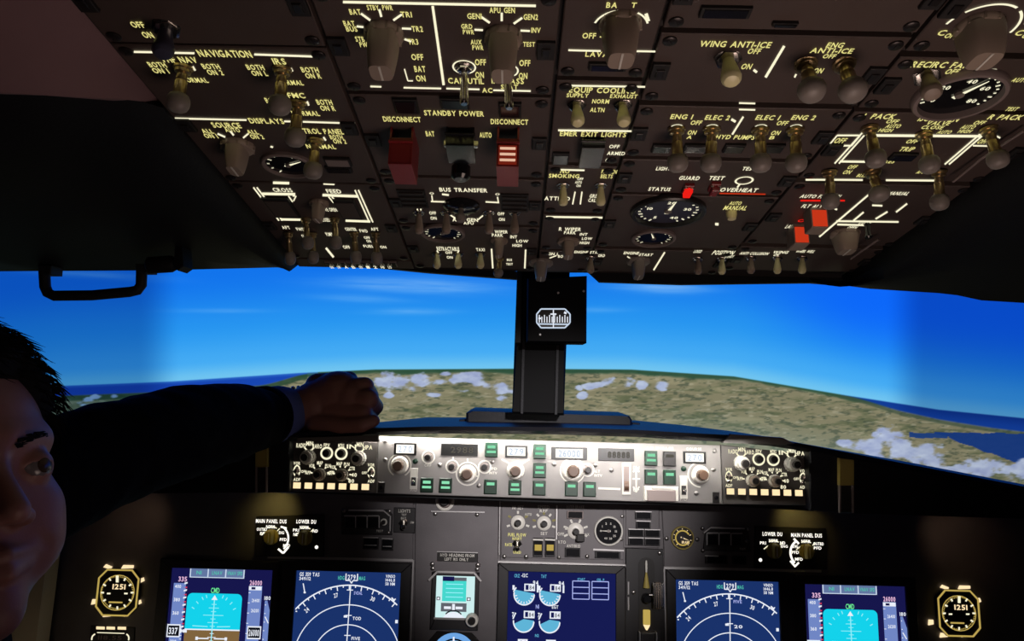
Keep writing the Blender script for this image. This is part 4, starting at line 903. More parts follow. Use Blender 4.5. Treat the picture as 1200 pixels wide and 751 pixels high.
m.arc(942, 648, 17, 125, 225, 2.4, 'lit_bright'); LL(m, [(930, 631, 936, 637, 2.4), (926, 657, 932, 664, 2.2), (936, 659, 931, 664, 2.2)], 'lit_bright'); m.arc(891, 656, 2, 0, 360, 2, 'lit_bright'); m.done()
def lights3(label, pts, cells, knob, s):
    m = unit('annunciator_unit', label, pts, 'bezel', .003)
    for x, y, w, h in cells: annun(m, x, y, w, h, 'black_gloss', 'knob_dark', .004)
    for x, y, w, h in cells[:3]: m.L(x - w / 2 * s - s, y - h / 2 - 1, x + w / 2 * s, y - h / 2 - 1, 1.4, 'edge_silver', .005); m.L(x + w / 2 * s + s * .5, y - h / 2 - 1, x + w / 2 * s + s * .5, y + h / 2 - 1, 1.2, 'edge_silver', .005)
    if knob: m.arc(*knob, 4, 0, 360, 1.6, 'white_paint', .001); round_knob(m, *knob, 2.4, .01, 'knob_dark', 'knob_white', 1.2, 8)
    return m
m = lights3('three dark caution windows beside a small ringed knob, left of LIGHTS', [(400, 599), (455, 597), (460, 603), (459, 627), (400, 626)], [(411, 612, 12, 14), (424.5, 612, 12, 14), (438.5, 612, 12, 14)], (450, 611.5), 1)
m.L(409, 597.5, 450, 598, 2, 'edge_silver', .004); m.L(450, 598, 457, 604, 1.6, 'edge_silver', .004); m.L(458, 604, 457.5, 622, 1.4, 'edge_silver', .004); m.T('TEST', 445, 622, 8, 2.5, 'white_paint'); fast(m, (403, 598.5), (456, 599), (455, 624), kind='screw', sc=.7); m.done()
for i, (x, y, w, lab) in enumerate(((435, 636, 18, 'small dark warning window below the left caution windows, the wider of two'), (454.5, 637.5, 13, 'small dark warning window below the left caution windows, the narrower of two'))):
    m = Mod('warning_window', lab, 'indicator', MIPF, x, y); annun(m, x, y, w, 14, 'black_gloss', 'bezel', .004); m.L(x - w / 2, y - 7, x + w / 2, y - 6.5, 1.4, 'edge_silver', .005); m.L(x - w * .4, y + 2, x + w * .4, y + 2.2, 1, 'edge_silver', .006); m.done('window_trim')
m = unit('light_test_switch', 'square dark plate lettered LIGHTS with one small toggle', [(461.5, 594.5), (487, 595), (486, 625), (461, 624)], 'bezel', .002, 'switch')
TT(m, [('LIGHTS', 474, 598.5, 14, 3.8), ('TEST', 473.5, 603, 6, 2.5), ('BRT', 473, 607, 6, 2.5), ('DIM', 483, 612, 4, 2.5)], 'white_paint'); toggle(m, 473, 613, 473, 617, 'bat_chrome', .012, 1.1); m.done()
m = lights3('three dark caution windows in a row, right of the gold pressure gauge', [(826, 624), (832, 617), (877, 619), (880, 647), (824, 645)], [(834, 632, 12, 14), (848, 632, 12, 14), (862, 632.5, 12, 14)], None, -1)
m.L(832, 617.8, 872, 619, 1.8, 'edge_silver', .004); m.L(824, 624, 832, 617.8, 1.6, 'edge_silver', .004); m.T('TEST', 870, 643, 7, 2.5, 'white_paint'); fast(m, (823.5, 619), (877, 620), (824, 645), (875, 634), kind='screw', sc=.7); m.done()
m = Mod('warning_window', 'small dark warning window under the right caution windows', 'indicator', MIPF, 842, 656); annun(m, 839, 655, 26, 10, 'black_gloss', 'bezel', .004); annun(m, 866, 656, 16, 10, 'black_gloss', 'bezel', .004); m.L(825, 650.5, 841, 651, 1.4, 'edge_silver', .005); m.done('window_trim')
# centre top knob, placard
m = Mod('standby_light_knob', 'round white-ringed knob tucked under the glareshield above the placard', 'knob', MIPF, 521.5, 588); c = m.p(521.5, 587)
a, v = m.pxu(521, 587); b = MB(); b.lathe((c.x, c.y, 0), [(11 * a, 0), (11 * a, .003), (9.5 * a, .004), (8.6 * a, .003)], 'knob_white', 32); b.lathe((c.x, c.y, .003), [(8 * a, 0), (7 * a, .003), (6.6 * a, .001)], 'trim_grey', 28); b.build('bezel_ring', m.e)
b = MB(); b.lathe((c.x, c.y, .003), [(5.5 * a, 0), (5.3 * a, .009), (4.4 * a, .010)], 'knob_dark', 24); b.build('knob_cap', m.e); m.done()
m = unit('placard', 'black placard with a two-line white notice above the standby display', [(512.5, 646), (560, 647.5), (560, 659), (512, 657.5)], 'recess', .0012, 'sign')
m.T('HYD HEADING FROM', 536, 650.5, 40, 3.6, 'white_paint'); m.T('LEFT IRS ONLY', 535, 655.2, 28, 3.4, 'white_paint'); m.L(512, 646.2, 560, 647.5, 1, 'edge_silver'); m.done('placard_text')
# engine section
m = unit('engine_selector_panel', 'grey panel lettered N1 SET and SPEED REF with two white knobs', [(588, 584.5), (651, 586), (651, 655), (587, 653)], 'mip_grey', .0015)
for x, y, n in ((607, 612, 5), (637.5, 613, 7)):
    round_knob(m, x, y, 3.6, .016, 'knob_dark', 'knob_white', 2.3)
    for i in range(n): q = R(200 - i * (220 / (n - 1))); m.L(x + math.cos(q) * 10, y - math.sin(q) * 10, x + math.cos(q) * 14, y - math.sin(q) * 13.5, 2.4, 'lit_dim' if i % 2 else 'white_paint')
TT(m, [('N1 SET', 607, 594.5, 13, 4.4), ('AUTO', 619, 602.5, 8, 3), ('SPEED', 637, 594, 14, 4), ('REF', 637, 598.5, 9, 3.5), ('SET', 637.5, 625, 8, 3.5)], 'white_paint')
TT(m, [('FUEL FLOW', 606, 626.5, 21, 3.8), ('RESET', 606, 631, 11, 3), ('RATE', 596, 638, 8, 3.5), ('USED', 606, 647, 9, 3)], 'lit_yellow')
m.arc(606, 638, 5, 0, 180, 1.6, 'white_paint'); toggle(m, 606, 637, 606, 642, 'bat_chrome', .012, 1.1)
for x, t in ((630.5, 'GND'), (644.5, 'FLX')): annun(m, x, 641, 11, 22, 'gold_glow' if 0 else 'black_gloss', 'bezel', .005); m.L(x - 6, 631.5, x + 6, 632, 1.8, 'white_paint', .006); b = MB(); cc = m.p(x, 641); a, v = m.pxu(x, 641); b.box((cc.x, cc.y, .006), (8 * a, 7 * v, .0008), 'gold_glow', .0001); b.build('lit_window', m.e)
fast(m, (616.5, 652), (591, 652), kind='screw', sc=.8); m.done()
m = unit('autobrake_panel', 'grey panel with the autobrake selector and a round white-ringed flap dial', [(654, 586), (731, 588), (731, 656), (653, 655)], 'mip_grey', .0015)
TT(m, [('AUTO BRAKE', 674, 594, 21, 3.6), ('DISARM', 674.5, 603, 12, 3), ('OFF', 657, 625.5, 8, 3.6), ('RTO', 658.5, 635, 9, 3.6), ('ANTISKID', 672, 639.5, 16, 3.6), ('1', 664, 619, 4, 3), ('MAX', 687, 626, 7, 3)], 'white_paint')
annun(m, 674, 603, 19, 9, 'black_gloss', 'trim_grey', .004); round_knob(m, 674.5, 622, 3.6, .016, 'knob_dark', 'knob_white', 2.6)
for i in range(6): q = R(205 - i * 46); m.L(674.5 + math.cos(q) * 10, 622 - math.sin(q) * 10, 674.5 + math.cos(q) * 15, 622 - math.sin(q) * 14.5, 2.4, 'white_paint')
b = MB(); c = m.p(679.5, 629); a, v = m.pxu(679, 629); b.box((c.x, c.y, .010), (9 * a, 9 * v, .008), 'knob_dark', .001); b.build('knob_stop', m.e)
gauge(m, 713, 622, 17, 8, -90, ['0', '1', '2', '5', '10', '15', '25', '30', '40'], 'white_paint', a0=-90, a1=200, ring='white_paint', depth=.004, wide=.0001)
annun(m, 671, 647, 18, 11, 'black_gloss', 'bezel', .004); m.L(695, 643.5, 731, 645, 2, 'edge_silver', .002); annun(m, 712, 650, 30, 8, 'black_gloss', 'bezel', .003); fast(m, (688, 652), kind='screw', sc=.8); m.done()
m = unit('gear_light_panel', 'grey panel holding a cluster of six dark indicator windows above the gear lever', [(733.5, 588), (772.5, 589), (772.5, 640), (733, 639)], 'mip_grey', .0015)
for x, y, w, h in ((753.5, 603.5, 19, 9), (753.5, 614.5, 17, 9), (745, 624, 18, 9), (764, 624.5, 18, 9), (745, 634, 18, 9), (764, 634.5, 18, 9)): annun(m, x, y, w, h, 'black_gloss', 'bezel', .004); m.L(x - w / 2, y - h / 2, x + w / 2, y - h / 2 + .4, 1, 'edge_silver', .005)
m.done('window_trim')
# landing gear lever
m = unit('landing_gear_unit', 'dark slotted plate with the landing gear lever right of the engine display', [(733.5, 642), (777, 643.5), (780.5, 800), (732, 800)], 'bezel', .003, 'lever unit')
b = MB(); q = rrect(0, 0, 1, 1, .48, 8); P0 = m.p(748, 653); P1 = m.p(767, 653); a, v = m.pxu(757, 680); hgt = 95 * v; wid = 19 * a
pts = [(P0.x + x * wid, P0.y - (y * wid if y < .5 else hgt - (1 - y) * wid)) for x, y in q]; b.prism(pts, .0002, .0008, 'recess'); b.build('slot', m.e)
b = MB(); c = m.p(757, 700)
b.lathe((c.x, c.y + 30 * v, .004), [(1.2 * a, 0), (1.4 * a, 10 * v), (.8 * a, 14 * v)], 'white_paint', 10, axis=(0, 1, 0)); b.lathe((c.x, c.y + 12 * v, .004), [(4 * a, 0), (1 * a, 18 * v)], 'gold_tan', 14, axis=(0, 1, 0))
b.lathe((c.x, c.y, .002), [(5.5 * a, 0), (5.5 * a, .008), (4 * a, .012)], 'black_gloss', 20); b.lathe((c.x, c.y - 30 * v, .005), [(4.2 * a, 0), (4.2 * a, 16 * v)], 'gold_glow', 16, axis=(0, 1, 0))
b.lathe((c.x, c.y - 37 * v, .005), [(.8 * a, 0), (4 * a, 6 * v)], 'lit_warm', 14, axis=(0, 1, 0)); b.lathe((c.x, c.y - 52 * v, .005), [(1 * a, 0), (1 * a, 16 * v)], 'chrome', 10, axis=(0, 1, 0)); b.build('lever_arm', m.e)
b = MB(); c = m.p(770, 696)
for k in range(9):
    q = math.pi * (k - 4) / 9; b.lathe((c.x + math.sin(q) * 6 * a, c.y, .010 + math.cos(q) * 6 * a), [(.3 * a, -15 * v), (.8 * a, -11 * v), (.9 * a, 0), (.8 * a, 11 * v), (.3 * a, 15 * v)], 'chrome', 10, axis=(0, 1, 0))
b.lathe((c.x, c.y, .010), [(3 * a, -15 * v), (6 * a, -10 * v), (6.4 * a, 0), (6 * a, 10 * v), (3 * a, 15 * v)], 'knob_grey', 24, axis=(0, 1, 0)); b.lathe((c.x - 12 * a, c.y, .008), [(2 * a, 0), (2 * a, 10 * a)], 'chrome', 10, axis=(1, 0, 0))
o = b.build('wheel_knob', m.e)
b = MB(); c = m.p(758, 748); b.box((c.x, c.y, .006), (18 * a, 18 * v, .012), 'bezel', .002); b.box((c.x - 9.6 * a, c.y + 2 * v, .008), (1.2 * a, 14 * v, .012), 'edge_silver', .0005); b.box((c.x + 9.6 * a, c.y + 2 * v, .008), (1.2 * a, 14 * v, .012), 'edge_silver', .0005); b.build('lock_block', m.e)
b = MB(); c = m.p(736, 697); b.lathe((c.x, c.y - 17 * v, .003), [(1.1 * a, 0), (1.1 * a, 15 * v)], 'edge_silver', 10, axis=(0, 1, 0)); b.lathe((c.x, c.y + 1 * v, .003), [(1.1 * a, 0), (1.1 * a, 15 * v)], 'edge_silver', 10, axis=(0, 1, 0)); b.build('hinge', m.e)
fast(m, (773, 648), (742.5, 694), kind='screw', sc=.8); m.done()
# brake gauge
m = Mod('brake_pressure_gauge', 'round gold-rimmed pressure gauge right of the gear indicator windows', 'gauge', MIPF, 799.5, 630)
gauge(m, 799.5, 630, 13.5, 8, 110, None, 'lit_warm', ring='gold_tan', face='recess', nm='housing'); m.arc(799.5, 630, 9, 30, 330, 1.6, 'gold_glow', .003); m.T('BRAKE', 803, 635, 9, 3, 'lit_warm', .003); m.done('gauge_marks')
# clocks
def clock(label, cx, cy, tilt):
    m = Mod('clock', label, 'clock', MIPF, cx, cy, 'octagonal clocks'); a, v = m.pxu(cx, cy)
    oc = [(-.62, 1), (.62, 1), (1, .62), (1, -.62), (.62, -1), (-.62, -1), (-1, -.62), (-1, .62)]
    b = MB(); W = 24 * a; H = 26 * a; b.prism([(x * W, y * H) for x, y in oc], 0, .008, 'bezel', .001); o = b.build('housing', m.e)
    b = MB(); rr = 23.4
    for i in range(8):
        p, q = Vector((oc[i][0] * W, oc[i][1] * H)), Vector((oc[(i + 1) % 8][0] * W, oc[(i + 1) % 8][1] * H)); d = (q - p).normalized(); n_ = Vector((-d.y, d.x)) * 1.6 * a
        if n_.dot(p) > 0: n_ = -n_
        b.prism([tuple(p), tuple(q), tuple(q + n_), tuple(p + n_)], .008, .0095, 'gold_glow', .0002)
    b.build('bezel_frame', m.e)
    m.arc(cx, cy, 20, 0, 360, 1, 'gold_glow', .0085)
    for k in range(60): q = R(k * 6); r0 = 15.5 if k % 5 == 0 else 17.5; m.L(cx + math.cos(q) * r0, cy - math.sin(q) * r0 * 1.03, cx + math.cos(q) * 19, cy - math.sin(q) * 19 * 1.03, 1.9 if k % 5 == 0 else .9, 'lit_white' if k % 5 == 0 else 'gold_glow', .0087)
    m.T('1251', cx + 2, cy - 7, 15, 6, 'lit_warm', .0088); m.L(cx - 12, cy + 1, cx - 8, cy + 1, 1.8, 'lit_white', .0088); m.L(cx + 8, cy + 1, cx + 12, cy + 1, 1.8, 'lit_white', .0088); m.L(cx - 10, cy + 11, cx + 6, cy + 11.5, 1.8, 'gold_glow', .0088)
    m.L(cx, cy - 20, cx, cy - 12, 3.2, 'lit_white', .009)
    m.done('dial_marks')
    b = MB()
    for x, y, w, h, r in ((-14, -29, 9, 4, -20), (9, -29, 14, 4, 0), (25, -13, 7, 5, 20), (-30, 12, 6, 6, 0), (22, 13, 6, 5, 20), (-15, 27, 9, 5, 0), (8, 27, 5, 4, 0)):
        c = m.p(cx + x, cy + y); ca, sa = math.cos(R(r)), math.sin(R(r)); ww, hh = w * a / 2, h * a / 2
        b.prism([(c.x + X * ca - Y * sa, c.y + X * sa + Y * ca) for X, Y in ((-ww, -hh), (ww, -hh * .6), (ww, hh), (-ww * .7, hh))], .0005, .003, 'lit_warm', .0003)
    b.build('side_legend', m.e)
clock('octagonal gold-rimmed clock at the far left of the instrument board', 141, 693, 0)
clock('octagonal gold-rimmed clock at the far right of the instrument board', 1120, 717, 0)
m = unit('radio_display', 'small framed dark readout below the left clock, cut by the bottom edge', [(106, 733), (158, 735), (156, 790), (102, 790)], 'bezel', .002, 'display')
for x in (118, 130, 143): m.L(x - 5, 735.5 + (x - 118) * .01, x + 5, 735.8 + (x - 118) * .01, 3.4, 'lit_warm')
m.arc(113, 748, 6, 110, 200, 1.6, 'lit_white'); m.arc(146, 748, 6, -20, 70, 1.6, 'lit_white'); m.T('118.55', 129, 747, 28, 5, 'trim_grey'); m.L(114, 741, 146, 742, 1); m.done()

# ------------------------------------------------------------------ centre post and compass
b = MB(); xz_prism(b, [(606, 315), (668, 317), (664, 404), (661, 487), (600, 485), (603, 400)], 1.17, 1.26, 'post_black', .004)
xz_prism(b, [(614, 322), (617, 322), (613, 485), (610, 485)], 1.165, 1.171, 'glareshield_black', .0006); xz_prism(b, [(652, 404), (655, 404), (653, 486), (650, 486)], 1.165, 1.171, 'glareshield_black', .0006)
o = b.build('trim_1'); tag(o, kind='structure')
sc_ = empty('standby_compass', atY(650, 365, 1.12), 'black compass box on the centre post with a small lit round-ended window', 'compass')
b = MB(); xz_prism(b, [(618, 326), (688, 323), (687.5, 402), (617, 401)], 1.10, 1.169, 'post_black', .003); wbuild(b, 'housing', sc_)
b = MB(); xz_prism(b, [(606, 318), (612, 318), (610, 402), (604, 402)], 1.14, 1.172, 'glareshield_black', .001); wbuild(b, 'side_rail', sc_)
cw = [(634, 362), (662, 362), (668, 368), (668, 378), (662, 384), (634, 384), (629, 378), (629, 368)]
b = MB(); xz_prism(b, cw, 1.096, 1.103, 'knob_dark', .0006); o = wbuild(b, 'window_frame', sc_)
CF = Frame(atY(648, 373, 1.0955), (0, 0, 1))
cm = MB(); c0 = CF.uv(648, 373)
def cl(x0, y0, x1, y1, th=1.4, mt='s_white', z=0):
    d = Vector((x1 - x0, y1 - y0)).normalized(); n_ = Vector((-d.y, d.x)) * th / 2; off = Vector((0, -z * .0002, 0))
    cm.add([atY(x0 + n_.x, y0 + n_.y, 1.0955) + off, atY(x0 - n_.x, y0 - n_.y, 1.0955) + off, atY(x1 - n_.x, y1 - n_.y, 1.0955) + off, atY(x1 + n_.x, y1 + n_.y, 1.0955) + off], [(0, 1, 2, 3)], mt)
for i in range(8): cl(*cw[i], *cw[(i + 1) % 8], 1.6, 's_fmaline')
for i, x in enumerate(range(632, 667, 3)): cl(x, 371 if i % 2 else 369, x, 378, 1.1)
cl(630, 379.5, 667, 380, 1.6, 's_fmaline'); cl(648.5, 363, 648.5, 384, 1.2, 's_white', 1); cl(631, 373, 634, 373, 2); cl(661, 366, 664, 367, 2.5); cl(645, 368, 652, 368, 1.6)
cm.v = [tuple(Vector(v) - sc_.location) for v in cm.v]; cm.build('compass_card', o)
b = MB()
for x, y in ((654, 343), (684, 341), (633, 392)): p = atY(x, y, 1.1); b.lathe(p, [(.002, 0), (.0012, .0015)], 'edge_silver', 10, axis=(0, -1, 0))
wbuild(b, 'screw', sc_)

# ------------------------------------------------------------------ window headers and liners (structure)
def loft(rows, m, t=.012, flat=False):
    """rows of equal length of 3-D points; closed slab of thickness t away from the pilots"""
    b = MB(); nr, nc = len(rows), len(rows[0]); F = [Vector(p) for r in rows for p in r]; Bk = []
    for i in range(nr):
        for j in range(nc):
            a = rows[min(i + 1, nr - 1)][j] - rows[max(i - 1, 0)][j]; c = rows[i][min(j + 1, nc - 1)] - rows[i][max(j - 1, 0)]
            n_ = a.cross(c).normalized(); p = rows[i][j]
            if n_.dot(p - EYE) < 0: n_ = -n_
            Bk.append(p + n_ * t if not flat else p + Vector((0, t, t * .6)))
    N = nr * nc; fs = []
    for i in range(nr - 1):
        for j in range(nc - 1):
            k = i * nc + j; fs.append((k, k + 1, k + nc + 1, k + nc)); fs.append((N + k + nc, N + k + nc + 1, N + k + 1, N + k))
    for j in range(nc - 1): fs.append((j + 1, j, N + j, N + j + 1)); k = (nr - 1) * nc + j; fs.append((k, k + 1, N + k + 1, N + k))
    for i in range(nr - 1): k = i * nc; fs.append((k, k + nc, N + k + nc, N + k)); k += nc - 1; fs.append((k + nc, k, N + k, N + k + nc))
    b.add(F + Bk, fs, m); return b
def fixn(o):
    import bmesh; bm = bmesh.new(); bm.from_mesh(o.data); bmesh.ops.recalc_face_normals(bm, faces=bm.faces); bm.to_mesh(o.data); bm.free()
def lerp(a, b, t): return a + (b - a) * t
# left: liner (pinkish) hugging the overhead edge, then the black header over the side window
ed = [(k, 600 - .85 * (607 - k)) for k in (-60, 0, 60, 118, 180, 240, 300, 318)]
top = []; 
for y, x in ed:
    q = OVER.uv(x, y); top.append(OVER.o + OVER.ux * (q.x - .003) + OVER.uy * q.y)
wide = [.30, .28, .25, .20, .012, .010, .007, .004]
r0 = [p + OVER.uz * .004 for p in top]; r1 = [p + Vector((-w * .98, 0, .0)) + OVER.uz * .001 - Vector((0, 0, w * .12)) for p, w in zip(top, wide)]
rows = [r0, [lerp(a, c, .5) + Vector((0, 0, .006)) for a, c in zip(r0, r1)], r1]
def liner_over(rows, nm, t=.01):
    o = loft(rows, 'liner', t).build(nm); fixn(o); tag(o, kind='structure'); return o
LY = 1.0
# header body left, as a lofted padded shell: outer edge follows the liner, lower edge is the window top
out_px = [(-120, 96), (0, 107.5), (90, 113), (158, 117.5), (180, 121), (200, 137), (246, 184), (297, 246), (337, 293), (352, 307)]
out_Y = [.50, .52, .56, .59, .60, .62, .695, .81, .94, .99]
low_px = [(-120, 320), (0, 318), (60, 317.5), (110, 317.3), (160, 317), (200, 316.5), (240, 315.5), (280, 314.5), (318, 313.5), (345, 313)]
low_Y = [.86, .88, .89, .90, .915, .93, .95, .97, .99, 1.005]
def ov2(y, k='L', dn=.003, dx=.002):
    q = OVER.uv(600 + SL[k] * (607 - y), y); return OVER.o + OVER.ux * (q.x + dx) + OVER.uy * q.y + OVER.uz * dn
A_ = [atY(x, y, Y) for (x, y), Y in zip(out_px, out_Y)][:4] + [ov2(y) for y in (122, 140, 186, 246, 292, 309)]; B2 = [atY(x, y, Y) for (x, y), Y in zip(low_px, low_Y)]
rows = []
for t, bul in ((0, 0), (.06, .010), (.18, .022), (.4, .028), (.65, .02), (.88, .006), (1, 0)):
    rows.append([lerp(a, c, t) + Vector((0, -bul, -bul * .4)) for a, c in zip(A_, B2)])
o = loft(rows, 'header_black', .012, True).build('trim_2'); fixn(o); tag(o, kind='structure')
# liner behind it: between overhead edge and header edge
ins = [(-200, -80), (-90, -60), (0, -40), (70, -40)]
def ov(y, k='L', dn=-.02, dx=.004):
    q = OVER.uv(600 + SL[k] * (607 - y), y); return OVER.o + OVER.ux * (q.x + dx) + OVER.uy * q.y + OVER.uz * dn
LP0 = [ov(y) for y in (-60, 2, 34, 66, 100, 118, 180, 240, 276)]
LP1 = [atY(x, y, Y) for x, y, Y in ((-260, 96, .455), (-160, 101, .47), (-40, 106, .49), (60, 112, .53), (140, 116, .57), (172, 119.5, .60))] + [ov(y, dn=.008, dx=-d_) for y, d_ in ((180, .009), (240, .008), (276, .006))]
o = loft([LP0, [lerp(a, c, .5) + Vector((0, .012, .01)) for a, c in zip(LP0, LP1)], LP1], 'liner', .008).build('trim_3'); fixn(o); tag(o, kind='structure')
b = MB(); P_ = [atY(x, y, Y) for x, y, Y in ((168, 103, .615), (200, 140, .64), (250, 195, .735), (300, 255, .875), (318, 275, .93))]; b.sweep(P_, [.0012] * 5, 'trim_grey', 8); o = b.build('trim_4'); tag(o, kind='structure')
# right header
out_px = [(940, 329), (955, 320), (998, 298), (1047, 262), (1100, 228), (1150, 191), (1190, 162), (1240, 128), (1330, 60)]
out_Y = [1.0, .985, .93, .84, .76, .69, .645, .60, .54]
low_px = [(953, 331), (985, 334), (1020, 338.5), (1060, 341), (1100, 343.5), (1122, 346), (1150, 352), (1200, 355), (1330, 362)]
low_Y = [1.0, .985, .965, .95, .93, .92, .905, .89, .84]
aftR = [Vector((.78, .55, 1.33)), Vector((.84, .10, 1.36))]
A_ = [ov2(y, 'E', .004, -.007) for y in (325, 320, 300, 264, 228, 191, 162, 128, 60, -80, -330)]; B2 = [atY(x, y, Y) for (x, y), Y in zip(low_px, low_Y)] + aftR
rows = []
for t, bul in ((0, 0), (.08, .012), (.2, .024), (.45, .028), (.7, .018), (.9, .006), (1, 0)):
    rows.append([lerp(a, c, t) + Vector((0, -bul, -bul * .4)) for a, c in zip(A_, B2)])
o = loft(rows, 'header_black', .012, True).build('trim_5'); fixn(o); tag(o, kind='structure')
b = MB(); P_ = [atY(x, y, Y) for x, y, Y in ((997, 303, .90), (1020, 287, .86), (1030, 280, .85))]; b.sweep(P_, .0014, 'trim_grey', 8)
P_ = [atY(x, y, Y) for x, y, Y in ((1117, 213, .70), (1150, 186, .66), (1200, 153, .61))]; b.sweep(P_, .0012, 'trim_grey', 8); o = b.build('trim_6'); tag(o, kind='structure')
# front lip closing overhead to the windscreen top
b = MB(); xz_prism(b, [(336, 309), (395, 311), (440, 313), (500, 319), (606, 327), (606, 318), (460, 305), (336, 300)], 1.035, 1.048, 'header_black', .001)
xz_prism(b, [(666, 318), (690, 318), (703, 330), (800, 333), (952, 331), (990, 334), (990, 322), (800, 320), (700, 316)], 1.035, 1.048, 'header_black', .001); o = b.build('trim_7'); tag(o, kind='structure')

# grab handle and roller on the left window top
gh = empty('grab_handle', atY(108, 318, .86), 'black D-shaped grab handle hanging below the left window top', 'handle')
b = MB(); pts = []
Pq = [(52, 312), (52, 320), (53, 336), (56, 343), (63, 346.5), (108, 346), (152, 342), (161, 340), (165.5, 334), (166, 320), (166, 311)]
b.sweep([atY(x, y, .87) for x, y in Pq], [.0062] * len(Pq), 'rubber', 14); wbuild(b, 'grip', gh)
for x, y in ((52, 316), (166, 314)):
    b = MB(); xz_prism(b, [(x - 8, y - 5), (x + 8, y - 5), (x + 7, y + 5), (x - 7, y + 5)], .862, .885, 'rubber', .001); wbuild(b, 'mount', gh)
rl = empty('sunshade_reel', atY(190, 308, .84), 'short black rounded reel fixed at the left window top beside the grab handle', 'reel')
b = MB(); p0 = atY(172, 311, .86); p1 = atY(206, 309, .86); L = (p1 - p0); b.lathe(p0, [(.006, 0), (.010, .003), (.010, L.length * .85), (.0075, L.length)], 'header_black', 20, axis=L); wbuild(b, 'drum', rl)
b = MB(); xz_prism(b, [(205, 285), (213, 285), (215, 312), (208, 317), (203, 312)], .85, .875, 'header_black', .001); wbuild(b, 'bracket', rl)

# ------------------------------------------------------------------ cockpit shell
def slab(name, lo, hi, m):
    b = MB(); c = [(lo[i] + hi[i]) / 2 for i in range(3)]; b.box(c, [hi[i] - lo[i] for i in range(3)], m); o = b.build(name); tag(o, kind='structure'); return o
slab('floor', (-2.9, -1.5, -.05), (2.9, 3.2, 0), 'floor_grey')
slab('wall_left', (-1.13, -1.4, 0), (-1.10, 1.17, 1.04), 'wall_tan')
slab('wall_right', (.90, -1.4, 0), (.93, 1.17, 1.04), 'black_matte')
slab('wall_back', (-1.13, -1.45, 0), (.93, -1.41, 2.1), 'black_matte')
slab('wall_front', (-1.10, 1.21, 0), (.90, 1.26, 1.04), 'black_matte')
b = MB(); P = [atY(56, 640, 1.12), atY(58, 640, 1.12), atY(44, 756, 1.12), atY(-80, 760, 1.05), atY(-60, 640, 1.05)]
b = MB(); xz_prism(b, [(57.5, 640), (42, 762), (38, 860), (-120, 860), (-120, 600), (57, 600)], 1.10, 1.13, 'wall_tan', .002); o = b.build('trim_8'); tag(o, kind='structure')

